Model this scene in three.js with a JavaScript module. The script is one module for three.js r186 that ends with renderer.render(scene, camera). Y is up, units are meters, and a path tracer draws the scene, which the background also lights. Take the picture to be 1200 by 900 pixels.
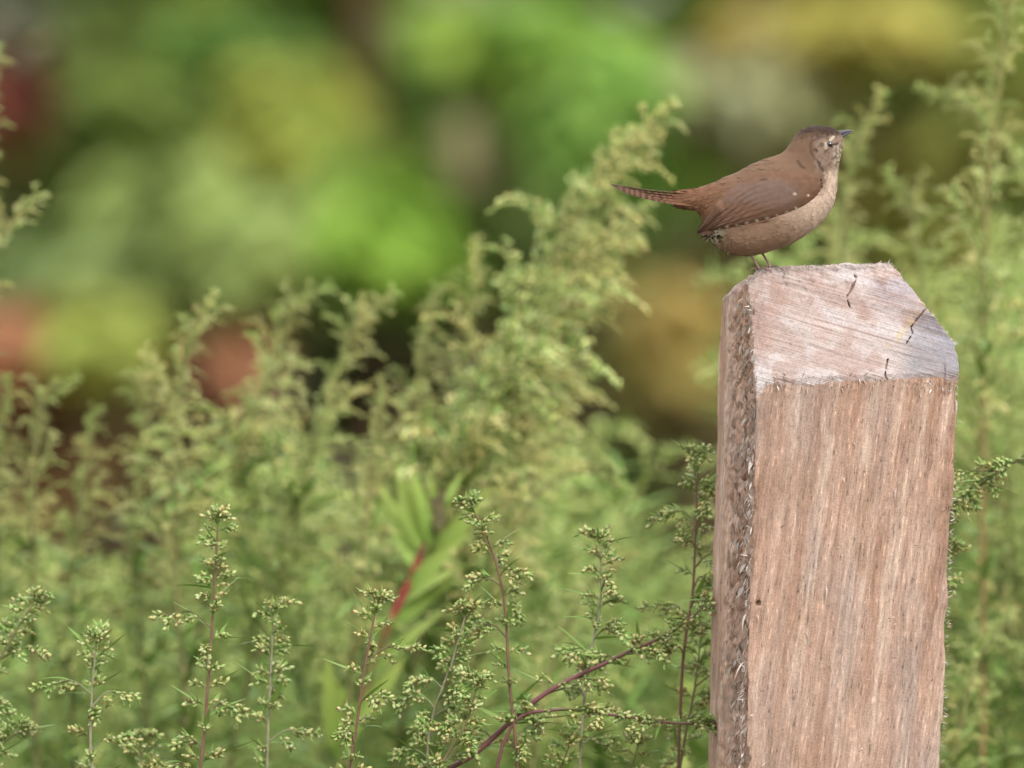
import * as THREE from 'three';
import { mergeGeometries, mergeVertices } from 'three/addons/utils/BufferGeometryUtils.js';

// ---------------------------------------------------------------- helpers: random, noise, colour
function rng(a) { return () => { a |= 0; a = a + 0x6D2B79F5 | 0; let t = Math.imul(a ^ a >>> 15, 1 | a); t = t + Math.imul(t ^ t >>> 7, 61 | t) ^ t; return ((t ^ t >>> 14) >>> 0) / 4294967296; }; }
const hash = (x, y, z) => { let h = Math.imul(x, 374761393) + Math.imul(y, 668265263) + Math.imul(z, 1274126177) | 0; h = Math.imul(h ^ h >>> 13, 1274126177); h = Math.imul(h ^ h >>> 16, 2246822519); return ((h ^ h >>> 15) >>> 0) / 4294967296; };
const sm = (t) => t * t * (3 - 2 * t), mix = (a, b, t) => a + (b - a) * t, clamp = (x, a = 0, b = 1) => Math.min(b, Math.max(a, x));
const step = (a, b, x) => sm(clamp((x - a) / (b - a)));
function noise(x, y, z = 0) {
  const i = Math.floor(x), j = Math.floor(y), k = Math.floor(z), u = sm(x - i), v = sm(y - j), w = sm(z - k);
  const l = (q) => mix(mix(hash(i, j, q), hash(i + 1, j, q), u), mix(hash(i, j + 1, q), hash(i + 1, j + 1, q), u), v);
  return w ? mix(l(k), l(k + 1), w) : l(k);
}
function fbm(x, y, z = 0, n = 4) { let s = 0, a = 0.5, t = 0; for (let i = 0; i < n; i++) { s += a * noise(x, y, z); t += a; a /= 2; x = x * 2.03 + 7.1; y = y * 2.03 + 3.7; z = z * 2.03; } return s / t; }
const V = (x, y, z) => new THREE.Vector3(x, y, z);
const lin = (c) => { c /= 255; return c <= 0.04045 ? c / 12.92 : Math.pow((c + 0.055) / 1.055, 2.4); };
const C = (r, g, b, k = 1) => [lin(r) * k, lin(g) * k, lin(b) * k];
const mixC = (a, b, t) => [mix(a[0], b[0], t), mix(a[1], b[1], t), mix(a[2], b[2], t)];
const mul = (a, k) => [a[0] * k, a[1] * k, a[2] * k];

// ---------------------------------------------------------------- camera, sky, sun, exposure
const scene = new THREE.Scene();
const D = 6, S = 14000;                                   // metres to the bird, pixels (of 1200) per unit slope
const camera = new THREE.PerspectiveCamera(2 * Math.atan(450 / S) * 180 / Math.PI, 4 / 3, 0.1, 600);
camera.position.set(0, 1.40, D); camera.lookAt(0, 1.19, 0); camera.updateMatrixWorld();
camera.focus = 5.99;
camera.userData.fStop = camera.getFocalLength() / 56;     // a 56 mm wide front lens
const renderer = new THREE.WebGLRenderer({ antialias: true });
renderer.toneMapping = THREE.LinearToneMapping;
renderer.toneMappingExposure = 2.1;
renderer.shadowMap.enabled = true; renderer.shadowMap.type = THREE.PCFSoftShadowMap;
{
  const W = 512, H = 256, d = new Float32Array(W * H * 4);
  for (let j = 0; j < H; j++) for (let i = 0; i < W; i++) {
    const el = ((j + 0.5) / H - 0.5) * Math.PI, az = (i + 0.5) / W * 2 * Math.PI, s = Math.sin(el), c = Math.cos(el);
    const n = fbm(c * Math.cos(az) * 2 + 5, c * Math.sin(az) * 2 + 5, s * 4 + 5, 5);
    const L = el > 0 ? (0.74 + 0.42 * s) * (0.8 + 0.4 * n) : 0.25;
    const o = (j * W + i) * 4; d[o] = L * 1.02; d[o + 1] = L; d[o + 2] = L * (el > 0 ? 0.95 : 0.7); d[o + 3] = 1;
  }
  const sky = new THREE.DataTexture(d, W, H, THREE.RGBAFormat, THREE.FloatType);
  sky.mapping = THREE.EquirectangularReflectionMapping; sky.magFilter = sky.minFilter = THREE.LinearFilter; sky.needsUpdate = true;
  scene.background = sky; scene.environment = sky;
}
const sun = new THREE.DirectionalLight(new THREE.Color().setRGB(1, 0.95, 0.86), 1.5);
sun.position.set(3.6, 6.4, 6.2); sun.target.position.set(0, 1, 0); sun.castShadow = true; sun.shadow.radius = 24;
sun.shadow.mapSize.set(2048, 2048);
Object.assign(sun.shadow.camera, { left: -14, right: 14, top: 14, bottom: -14, near: 0.1, far: 60 });
scene.add(sun, sun.target);

const cx = V(), cy = V(), cz = V(); camera.matrixWorld.extractBasis(cx, cy, cz);
const at = (px, py, depth) => camera.position.clone().addScaledVector(cz, -depth).addScaledVector(cx, (px - 600) / S * depth).addScaledVector(cy, (450 - py) / S * depth);

// ---------------------------------------------------------------- helpers: names, mesh building
const used = new Map();
const numbered = (n) => { const k = used.get(n) ?? 0; used.set(n, k + 1); return k ? n + '_' + String(k).padStart(3, '0') : n; };
function tag(o, label, category, group, kind) { if (label) o.userData.label = label; if (category) o.userData.category = category; if (group) o.userData.group = group; if (kind) o.userData.kind = kind; return o; }
function thing(name, label, category, p, group) { const g = new THREE.Group(); g.name = numbered(name); g.position.copy(p); scene.add(g); return tag(g, label, category, group); }
function part(name, geo, mat, parent, kind) { const m = new THREE.Mesh(geo, mat); m.name = name; m.castShadow = m.receiveShadow = true; parent.add(m); if (kind) m.userData.kind = kind; return m; }
const X = V(1, 0, 0), Y = V(0, 1, 0), Z = V(0, 0, 1);
class MB {
  constructor() { this.p = []; this.n = []; this.c = []; this.i = []; }
  get tris() { return this.i.length / 3; }
  vert(p, n, c) { this.p.push(p.x, p.y, p.z); this.n.push(n.x, n.y, n.z); this.c.push(c[0], c[1], c[2]); return this.p.length / 3 - 1; }
  add(g, m, tint = [1, 1, 1]) {                           // g: {p, n, c, i}
    const o = this.p.length / 3, v = V(), nm = new THREE.Matrix3().getNormalMatrix(m);
    for (let k = 0; k < g.p.length; k += 3) {
      v.set(g.p[k], g.p[k + 1], g.p[k + 2]).applyMatrix4(m); this.p.push(v.x, v.y, v.z);
      v.set(g.n[k], g.n[k + 1], g.n[k + 2]).applyMatrix3(nm).normalize(); this.n.push(v.x, v.y, v.z);
      this.c.push(g.c[k] * tint[0], g.c[k + 1] * tint[1], g.c[k + 2] * tint[2]);
    }
    for (const k of g.i) this.i.push(o + k);
    return this;
  }
  tube(pts, r, seg, col) {                                // r(t), col(t): functions of 0..1
    const t = V(), a = V(), b = V(), n = V(), q = V(), o = this.p.length / 3; let up = Math.abs(pts[1].clone().sub(pts[0]).normalize().y) > 0.9 ? X : Y;
    pts.forEach((p, k) => {
      t.copy(pts[Math.min(k + 1, pts.length - 1)]).sub(pts[Math.max(k - 1, 0)]).normalize();
      if (k === 0) a.crossVectors(up, t).normalize(); else a.addScaledVector(t, -a.dot(t)).normalize();
      b.crossVectors(t, a);
      const f = k / (pts.length - 1), rr = r(f), cc = col(f);
      for (let s = 0; s < seg; s++) { const w = s / seg * 2 * Math.PI; n.copy(a).multiplyScalar(Math.cos(w)).addScaledVector(b, Math.sin(w)); this.vert(q.copy(p).addScaledVector(n, rr), n, cc); }
    });
    for (let k = 0; k + 1 < pts.length; k++) for (let s = 0; s < seg; s++) { const u = o + k * seg + s, v = o + k * seg + (s + 1) % seg; this.i.push(u, v, u + seg, v, v + seg, u + seg); }
    return this;
  }
  geo(origin) {
    const g = new THREE.BufferGeometry();
    if (origin) for (let k = 0; k < this.p.length; k += 3) { this.p[k] -= origin.x; this.p[k + 1] -= origin.y; this.p[k + 2] -= origin.z; }
    g.setAttribute('position', new THREE.Float32BufferAttribute(this.p, 3)); g.setAttribute('normal', new THREE.Float32BufferAttribute(this.n, 3)); g.setAttribute('color', new THREE.Float32BufferAttribute(this.c, 3));
    g.setIndex(this.i); return g;
  }
}
const curve = (pts, n) => new THREE.CatmullRomCurve3(pts, false, 'centripetal').getPoints(n);
function frame(p, dir, scale, roll = 0, up = Y) {         // local +x along dir, +y towards up
  const x = dir.clone().normalize(), y = up.clone().addScaledVector(x, -up.dot(x)); if (y.lengthSq() < 1e-4) y.copy(X).addScaledVector(x, -x.x); y.normalize();
  const z = V().crossVectors(x, y), m = new THREE.Matrix4().makeBasis(x, y, z);
  if (roll) m.multiply(new THREE.Matrix4().makeRotationX(roll));
  const s = typeof scale === 'number' ? V(scale, scale, scale) : scale;
  return m.scale(s).setPosition(p);
}
function headForm(seg, rings, base, body, tipc, r = 0.3) { // a flower head: an egg along +x, length 1
  const g = { p: [], n: [], c: [], i: [] };
  for (let k = 0; k <= rings; k++) {
    const t = k / rings, w = Math.max(0.02, Math.pow(Math.sin(Math.PI * Math.pow(t, 0.8)), 0.7)) * r, c = t < 0.3 ? mixC(base, body, t / 0.3) : t > 0.72 ? mixC(body, tipc, (t - 0.72) / 0.2) : body;
    for (let s = 0; s < seg; s++) { const a = s / seg * 2 * Math.PI; g.p.push(t, Math.cos(a) * w, Math.sin(a) * w); g.n.push((t - 0.45) * 1.2, Math.cos(a), Math.sin(a)); g.c.push(...c.map((q) => Math.min(1, q))); }
  }
  for (let k = 0; k < rings; k++) for (let s = 0; s < seg; s++) { const u = k * seg + s, v = k * seg + (s + 1) % seg; g.i.push(u, v, u + seg, v, v + seg, u + seg); }
  return g;
}
function leafForm(w, curl, fold, n, c0, c1, shape = 0.75, lobes = 0) { // along +x, length 1, upper side +y
  const g = { p: [], n: [], c: [], i: [] };
  for (let k = 0; k <= n; k++) {
    const t = k / n, ww = Math.max(0.01, Math.pow(Math.sin(Math.PI * Math.pow(t, shape)), 0.8)) * w / 2 * (lobes ? 1 + lobes * Math.cos(k * Math.PI) : 1), y = -curl * t * t, c = mixC(c0, c1, t);
    for (const s of [-1, 0, 1]) { g.p.push(t, y + Math.abs(s) * ww * fold, s * ww); g.n.push(2 * curl * t, 1, -s * fold); g.c.push(...mul(c, s ? 1 : 1.12)); }
  }
  for (let k = 0; k < n; k++) for (let s = 0; s < 2; s++) { const u = k * 3 + s; g.i.push(u, u + 1, u + 3, u + 1, u + 4, u + 3); }
  return g;
}
const formGeo = (f) => { const m = new MB(); m.add(f, new THREE.Matrix4()); return m.geo(); };

// ---------------------------------------------------------------- materials
const leafy = (o = {}) => new THREE.MeshPhysicalMaterial({ vertexColors: true, roughness: 0.62, transmission: 0.3, thickness: 0, side: THREE.DoubleSide, specularIntensity: 0.5, ...o });
const M = {
  leaf: leafy(), head: new THREE.MeshStandardMaterial({ vertexColors: true, roughness: 0.7 }), stem: new THREE.MeshStandardMaterial({ vertexColors: true, roughness: 0.6 }),
  headTints: [[1, 1, 1], [0.86, 0.95, 0.8], [1.08, 0.98, 0.92]].map((t) => new THREE.MeshStandardMaterial({ vertexColors: true, roughness: 0.75, color: new THREE.Color().setRGB(...t) })),
  backLeaf: leafy({ roughness: 0.5, transmission: 0.35 }),
  bark: new THREE.MeshStandardMaterial({ vertexColors: true, roughness: 0.95 }),
};

// ---------------------------------------------------------------- ground
{
  const g = new THREE.PlaneGeometry(800, 800, 80, 80).rotateX(-Math.PI / 2), W = 512, d = new Uint8Array(W * W * 4);
  for (let j = 0; j < W; j++) for (let i = 0; i < W; i++) {
    const n = fbm(i / 20, j / 20, 0, 5), f = noise(i / 2.3, j / 2.3), o = (j * W + i) * 4, c = n > 0.52 ? [86, 88, 44] : [88, 68, 46];
    for (let k = 0; k < 3; k++) d[o + k] = c[k] * (0.65 + 0.5 * f); d[o + 3] = 255;
  }
  const t = new THREE.DataTexture(d, W, W); t.colorSpace = THREE.SRGBColorSpace; t.wrapS = t.wrapT = THREE.RepeatWrapping; t.magFilter = THREE.LinearFilter; t.repeat.set(400, 400); t.needsUpdate = true;
  const m = new THREE.Mesh(g, new THREE.MeshStandardMaterial({ map: t, roughness: 1 })); m.name = 'ground'; m.receiveShadow = true; m.userData.kind = 'structure'; scene.add(m);
}

// ---------------------------------------------------------------- the blurred thicket far behind
const R0 = rng(11);
const rnd = (r, a, b) => a + (b - a) * r();
const ovate = [leafForm(0.5, 0.15, 0.15, 4, [1, 1, 1], [0.95, 1, 0.9]), leafForm(0.62, 0.3, 0.1, 4, [1, 1, 1], [1, 0.95, 0.9]), leafForm(0.34, 0.2, 0.2, 4, [1, 1, 1], [0.95, 0.95, 0.9])];
const BK = 1.04;                                          // share of what the photograph shows that is the leaf's own colour
// each entry: name, label, category, clumps [px, py, half width px, half height px, depth, r, g, b, leaves], leaf length m
const thicket = [
  ['leafy_shrub', 'pale grey-green leafy shrub, soft and large left of centre', 'shrub', [[215, 235, 80, 60, 14.2, 128, 165, 82, 60], [300, 290, 60, 70, 14.0, 130, 168, 84, 60], [100, 300, 60, 50, 14.4, 108, 148, 80, 40], [170, 320, 60, 50, 14.1, 122, 158, 84, 40]], 0.10],
  ['leafy_shrub', 'yellow-green leafy shrub above the pale grey-green one', 'shrub', [[350, 140, 60, 70, 14.7, 135, 165, 55, 55], [375, 200, 50, 50, 14.5, 145, 170, 60, 40], [330, 230, 70, 40, 14.6, 140, 165, 75, 40]], 0.10],
  ['leafy_sapling', 'vivid green leafy sapling right of the yellow-green shrub', 'sapling', [[445, 250, 50, 55, 14.0, 122, 178, 52, 55], [480, 295, 50, 40, 14.2, 110, 165, 48, 40], [420, 205, 30, 40, 14.3, 115, 160, 50, 25]], 0.10],
  ['leafy_shrub', 'vivid green arching shrub behind and left of the bird', 'shrub', [[580, 20, 50, 30, 14.2, 120, 170, 55, 35], [645, 40, 50, 40, 14.1, 118, 172, 55, 45], [695, 95, 40, 55, 14.0, 112, 170, 58, 50], [725, 165, 35, 45, 14.2, 95, 150, 52, 36], [560, 60, 40, 40, 14.5, 110, 160, 60, 25]], 0.10],
  ['leafy_shrub', 'deep green shrub at the top left of the thicket', 'shrub', [[160, 120, 60, 60, 15.0, 110, 150, 60, 45], [250, 70, 60, 60, 15.2, 95, 150, 60, 50], [215, 30, 50, 40, 15.4, 120, 150, 50, 30], [120, 30, 50, 40, 15.3, 95, 125, 50, 25], [310, 70, 50, 40, 15.2, 95, 140, 55, 30], [150, 190, 50, 40, 15.1, 110, 145, 60, 30]], 0.09],
  ['leafy_shrub', 'mossy green shrub at the left edge under the red leaves', 'shrub', [[30, 160, 45, 40, 15.0, 95, 130, 45, 30], [50, 230, 40, 45, 15.2, 75, 100, 40, 24], [20, 290, 40, 40, 15.2, 65, 90, 38, 20]], 0.09],
  ['sumac_shrub', 'red-leaved sumac spray at the far left edge near the top', 'shrub', [[2, 100, 22, 40, 14.6, 140, 62, 44, 26]], 0.09],
  ['sumac_shrub', 'orange-red leaved bush at the left edge halfway up', 'shrub', [[8, 395, 35, 36, 13.8, 195, 112, 72, 34], [20, 450, 40, 30, 14.1, 130, 80, 45, 18]], 0.09],
  ['leafy_shrub', 'golden yellow-leaved low shrub between the orange and the pink-red bush', 'shrub', [[120, 385, 40, 36, 13.7, 172, 168, 58, 36], [60, 420, 40, 30, 13.9, 135, 140, 50, 22], [90, 345, 30, 30, 14.0, 110, 140, 60, 15]], 0.08],
  ['sumac_shrub', 'salmon-red leaved bush behind the mugwort tips left of centre', 'shrub', [[264, 400, 28, 34, 14.0, 202, 122, 86, 18], [250, 430, 40, 30, 14.1, 180, 112, 76, 12]], 0.09],
  ['dead_bracken', 'brown withered bracken low on the left behind the mugwort', 'bracken', [[100, 470, 70, 30, 14.2, 125, 90, 50, 36], [190, 500, 60, 40, 14.0, 110, 82, 45, 30], [40, 560, 60, 50, 13.8, 135, 90, 50, 36], [60, 700, 90, 50, 13.7, 130, 88, 50, 40], [210, 690, 60, 50, 13.8, 125, 88, 48, 36], [250, 570, 50, 40, 14.0, 95, 75, 40, 26]], 0.08],
  ['leafy_shrub', 'tan shrub of dry leaves behind the bird', 'shrub', [[800, 90, 36, 30, 14.2, 190, 172, 125, 40], [870, 105, 50, 34, 14.2, 190, 172, 122, 50], [830, 130, 50, 30, 14.3, 172, 160, 100, 44], [935, 50, 40, 34, 14.3, 180, 158, 100, 36]], 0.08],
  ['leafy_shrub', 'bright yellow-leaved shrub at the top right', 'shrub', [[1000, 25, 50, 28, 14.2, 156, 168, 62, 40], [905, 20, 40, 26, 14.6, 150, 150, 60, 26], [1060, 15, 40, 26, 14.4, 140, 156, 58, 24]], 0.09],
  ['leafy_shrub', 'olive green shrub to the right of the bird', 'shrub', [[1020, 210, 60, 60, 14.6, 128, 145, 52, 55], [950, 180, 40, 60, 14.8, 120, 140, 58, 36], [1080, 260, 60, 60, 14.5, 118, 140, 50, 45], [1130, 180, 60, 60, 14.9, 115, 138, 52, 40], [1000, 280, 50, 40, 14.7, 105, 125, 48, 30]], 0.09],
  ['leafy_shrub', 'dark green shrub between the yellow and the olive one', 'shrub', [[1035, 110, 60, 40, 15.2, 88, 118, 45, 40], [1120, 90, 50, 50, 15.2, 110, 140, 50, 34], [1170, 30, 50, 40, 15.1, 120, 150, 55, 30]], 0.09],
  ['leafy_shrub', 'olive and tan shrub just left of the post', 'shrub', [[790, 370, 38, 50, 13.7, 148, 150, 72, 42], [820, 330, 30, 40, 14.6, 135, 145, 65, 26], [800, 440, 40, 40, 14.0, 115, 120, 55, 26]], 0.08],
  ['leafy_shrub', 'mid green shrub under the bird tail', 'shrub', [[540, 265, 40, 55, 14.5, 95, 140, 50, 40], [640, 230, 40, 50, 15.4, 90, 130, 45, 30], [770, 270, 40, 40, 15.2, 85, 120, 45, 26], [590, 180, 40, 40, 15.4, 80, 115, 42, 22], [860, 280, 40, 40, 15.0, 100, 130, 48, 26]], 0.09],
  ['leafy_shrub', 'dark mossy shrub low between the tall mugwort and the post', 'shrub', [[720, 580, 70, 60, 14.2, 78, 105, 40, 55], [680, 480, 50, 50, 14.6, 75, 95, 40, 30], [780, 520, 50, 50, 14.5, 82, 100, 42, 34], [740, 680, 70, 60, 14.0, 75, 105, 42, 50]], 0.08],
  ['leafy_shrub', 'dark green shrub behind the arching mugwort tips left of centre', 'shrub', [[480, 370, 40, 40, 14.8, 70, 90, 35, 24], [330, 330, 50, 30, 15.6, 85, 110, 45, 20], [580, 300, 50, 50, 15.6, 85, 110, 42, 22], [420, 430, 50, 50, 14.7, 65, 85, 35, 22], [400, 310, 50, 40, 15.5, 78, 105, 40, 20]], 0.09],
];
for (const [name, label, cat, clumps, size] of thicket) {
  const root = V(0, 0, 0); clumps.forEach((c) => root.add(at(c[0], c[1], c[4] + 0.15))); root.multiplyScalar(1 / clumps.length).setY(0);
  const t = thing(name, label, cat, root), fol = new MB(), st = new MB(), len0 = size;
  for (const [px, py, hw, hh, dep, r, g, b, n] of clumps) {
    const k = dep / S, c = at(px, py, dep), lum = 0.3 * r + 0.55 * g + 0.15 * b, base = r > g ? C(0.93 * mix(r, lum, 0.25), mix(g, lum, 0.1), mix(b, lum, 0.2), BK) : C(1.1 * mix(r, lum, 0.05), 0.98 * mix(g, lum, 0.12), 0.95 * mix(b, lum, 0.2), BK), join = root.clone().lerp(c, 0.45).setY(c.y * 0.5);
    st.tube(curve([root.clone(), join, c.clone().add(V(0, hh * k * 0.6, -0.05))], 8), (q) => 0.012 - 0.008 * q, 5, () => C(92, 74, 52, 0.8));
    for (let i = 0; i < n * 3; i++) {
      const u = V(rnd(R0, -1, 1), rnd(R0, -1, 1), rnd(R0, -1, 1)); if (u.length() > 1.15) { i--; continue; }
      const p = c.clone().addScaledVector(cx, u.x * hw * k).addScaledVector(cy, u.y * hh * k).add(V(0, 0, u.z * 0.14));
      const az = R0() * 6.283, dir = V(Math.cos(az), rnd(R0, -0.9, 0.2), Math.sin(az) + 0.25), v = rnd(R0, 0.8, 1.2), w = rnd(R0, 0.92, 1.08);
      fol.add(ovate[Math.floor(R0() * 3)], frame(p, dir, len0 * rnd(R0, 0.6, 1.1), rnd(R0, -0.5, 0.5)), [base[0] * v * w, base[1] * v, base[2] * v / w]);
    }
  }
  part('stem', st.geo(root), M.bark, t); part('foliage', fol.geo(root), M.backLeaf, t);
}
// two trunks among the shrubs
for (const [px, dep, w, top, col, label] of [[537, 14.9, 40, -300, C(150, 142, 104, 0.8), 'grey-tan tree trunk behind the thicket left of the bird'], [425, 15.3, 40, -300, C(92, 62, 34, 0.7), 'thin brown tree trunk, darker, left of the grey-tan one']]) {
  const p0 = at(px, 450, dep), root = p0.clone().setY(0), k = dep / S, m = new MB();
  m.tube(curve([root, root.clone().add(V(0.02, 0.6, 0)), at(px, 90, dep), at(px - 5, top, dep).add(V(0, 1.2, 0))], 24), (q) => w * k * 0.5 * (1.25 - 0.6 * q) , 14, (q) => mul(col, 0.8 + 0.4 * noise(q * 60, px)));
  const t = thing('tree', label, 'tree', root); part('trunk', m.geo(root), M.bark, t);
  const f = new MB();
  for (let i = 0; i < 700; i++) { const p = V(root.x + rnd(R0, -1.1, 1.1), rnd(R0, 2.0, 3.6), root.z + rnd(R0, -1, 1)), az = R0() * 6.283; f.add(ovate[i % 3], frame(p, V(Math.cos(az), rnd(R0, -0.7, 0.2), Math.sin(az)), 0.09), C(95, 125, 50, BK * rnd(R0, 0.7, 1.1))); }
  part('crown', f.geo(root), M.backLeaf, t);
}
{ // the dark wood that closes the view
  const f = new MB(); for (let k = 0; k < 3; k++) f.add(ovate[k], frame(V(0.03 * k, 0.02 * k, 0), V(Math.cos(k * 2.1), -0.3, Math.sin(k * 2.1)), 0.11));
  const g = f.geo(), N = 45000, im = new THREE.InstancedMesh(g, M.backLeaf, N), col = new THREE.Color();
  for (let i = 0; i < N; i++) {
    const z = -rnd(R0, 10.0, 13.2), x = rnd(R0, -7, 7), y = Math.pow(R0(), 0.9) * (3.2 + noise(x * 0.8, 4) * 1.2), az = R0() * 6.283, hole = noise(x * 3.1 + 20, y * 3.1, z * 0.6);
    if (hole > 0.6 && z > -12) { i--; continue; }
    im.setMatrixAt(i, frame(V(x, y, z), V(Math.cos(az), rnd(R0, -0.8, 0.2), Math.sin(az)), rnd(R0, 0.7, 1.5)));
    const br = noise(x * 2 + 9, y * 2, z), c = br > 0.8 ? C(132, 124, 66, BK) : br > 0.4 ? C(112, 142, 56, BK) : C(128, 148, 64, BK); col.setRGB(...mul(c, rnd(R0, 0.7, 1.15))); im.setColorAt(i, col);
  }
  im.name = 'wood'; im.castShadow = im.receiveShadow = true; tag(im, 'dark leafy wood closing the view far behind', 'wood', null, 'stuff'); scene.add(im);
}

// ---------------------------------------------------------------- mugwort: forms shared by all plants
const HB = C(124, 142, 78, 0.95), HC = C(222, 220, 162, 0.92), HG = C(172, 190, 108, 0.92), HR = C(120, 70, 52, 0.8), HT = C(150, 112, 78, 0.8);
const HC2 = C(196, 200, 142, 0.7), HG2 = C(146, 168, 98, 0.68);
const headSharp = [headForm(7, 6, HB, HC2, HR, 0.25), headForm(7, 6, HB, HG2, HC2, 0.22), headForm(7, 6, HR, HC2, HG2, 0.26), headForm(7, 6, HB, HG2, HR, 0.22)];
const headSoft = [headForm(3, 3, HB, HC, HT, 0.32), headForm(3, 3, HB, HG, HC, 0.32), headForm(3, 3, HB, HC, HC, 0.32), headForm(3, 3, HB, HG, HT, 0.32)];
const LG = C(108, 140, 66, 0.9), LG2 = C(134, 160, 86, 0.9);
const thinLeaf = [leafForm(0.11, 0.15, 0.35, 7, LG, LG2, 0.7), leafForm(0.085, 0.35, 0.3, 7, LG, LG, 0.65), leafForm(0.13, -0.1, 0.3, 7, LG2, LG, 0.75)];
const thinLeafGeo = thinLeaf.map(formGeo);
const paleLeafGeo = formGeo(leafForm(0.16, 0.1, 0.2, 7, C(215, 215, 215, 0.8), C(225, 225, 220, 0.8)));
const R1 = rng(5);
// a cluster of flower heads round a short stalk; local +x outward, length about 9 mm
const clusterGeo = [];
for (let v = 0; v < 12; v++) {
  const m = new MB(), n = 7 + Math.floor(R1() * 7), L = 0.0055 + 0.0004 * n;
  const ax = curve([V(0, 0, 0), V(L * 0.55, 0.0012, 0), V(L, -0.0012 - 0.001 * R1(), 0)], 6);
  m.tube(ax, () => 0.00022, 5, () => C(120, 130, 75, 0.7));
  for (let i = 0; i < n; i++) {
    const t = 0.18 + 0.82 * (i + 0.5) / n, q = ax[Math.min(6, Math.round(t * 6))], a = i * 2.4 + R1(), dir = V(0.75, Math.cos(a) * 0.7 - 0.25, Math.sin(a) * 0.9);
    const p = q.clone().addScaledVector(dir, 0.0006);
    m.tube([q, p], () => 0.00014, 4, () => C(120, 130, 75, 0.7));
    m.add(headSharp[Math.floor(R1() * 4)], frame(p, dir, rnd(R1, 0.0028, 0.0042), R1() * 6), [rnd(R1, 0.85, 1.1), 1, rnd(R1, 0.85, 1.1)]);
  }
  for (let i = 0; i < 4; i++) m.add(thinLeaf[i % 3], frame(ax[1 + i], V(0.8, rnd(R1, -0.3, 0.8), rnd(R1, -1, 1)), V(rnd(R1, 0.004, 0.008), 0.005, 0.008), R1() * 6));
  clusterGeo.push(m.geo());
}
// an arching, drooping flowering branch for the plants behind the focus; local +x outward, length 1 = its size
function racemeMB(droop, rise, n, fat, R, subs = 6) {
  const m = new MB(), head = (p, dir, l) => m.add(headSoft[Math.floor(R() * 4)], frame(p, dir, l, R() * 6), [rnd(R, 0.82, 1.12), 1, rnd(R, 0.8, 1.1)]);
  const spike = (ax, n, fat, r0) => {
    const K = ax.length - 1; m.tube(ax, (t) => r0 * (1 - 0.6 * t), 3, () => C(122, 132, 74, 0.7));
    for (let i = 0; i < n; i++) {
      const t = 0.08 + 0.92 * Math.pow(i / n, 0.9), f = t * K, k = Math.min(K - 1, Math.floor(f)), q = ax[k].clone().lerp(ax[k + 1], f - k), tan = ax[k + 1].clone().sub(ax[k]).normalize();
      const a = R() * 6.283, side = V(0, Math.cos(a), Math.sin(a)), dir = tan.clone().multiplyScalar(0.6).addScaledVector(side, 0.8).add(V(0, -0.3, 0)).normalize();
      head(q.addScaledVector(side, fat * R() * (1 - 0.5 * t)), dir, 0.045 * rnd(R, 0.8, 1.25));
    }
  };
  const ax = curve([V(0, 0, 0), V(0.35, rise * 0.8, rnd(R, -0.05, 0.05)), V(0.7, rise, rnd(R, -0.05, 0.05)), V(0.92, rise - droop * 0.4, 0), V(1, rise - droop, 0)], 14);
  spike(ax, n, fat, 0.012);
  for (let i = 0; i < subs; i++) {
    const t = 0.1 + 0.68 * (i + R() * 0.8) / subs, p = ax[Math.round(t * 14)], a = i * 2.4 + R(), l = rnd(R, 0.2, 0.36) * (1.15 - t * 0.6), o = V(0.75, Math.cos(a) * 0.9 + 0.15, Math.sin(a) * 0.9).normalize();
    spike(curve([p.clone(), p.clone().addScaledVector(o, l * 0.6).add(V(0, 0.03, 0)), p.clone().addScaledVector(o, l).add(V(0, -0.04 - 0.05 * R(), 0))], 5), Math.round(l * 50), fat * 0.5, 0.007);
  }
  for (let i = 0; i < 7; i++) { const k = Math.floor(rnd(R, 1, 12)); m.add(thinLeaf[i % 3], frame(ax[k], V(0.6, rnd(R, 0, 0.9), rnd(R, -0.8, 0.8)), rnd(R, 0.12, 0.24))); }
  return m;
}
const racemes = [[0.22, 0.14, 70, 0.06, 5], [0.45, 0.32, 75, 0.06, 4], [0.1, 0.16, 60, 0.06, 6], [0.34, 0.14, 70, 0.06, 5], [0.38, 0.26, 75, 0.06, 3], [0.3, 0.34, 65, 0.06, 5], [0.12, 0.02, 60, 0.06, 6], [0.55, 0.4, 80, 0.06, 2]].map(([d, r, n, f, u]) => racemeMB(d, r, n, f, R1, u));
const racemeGeo = racemes.map((m) => m.geo());
const leader = racemeMB(0.16, 0.05, 110, 0.06, R1, 6), leaderGeo = leader.geo();

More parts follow.
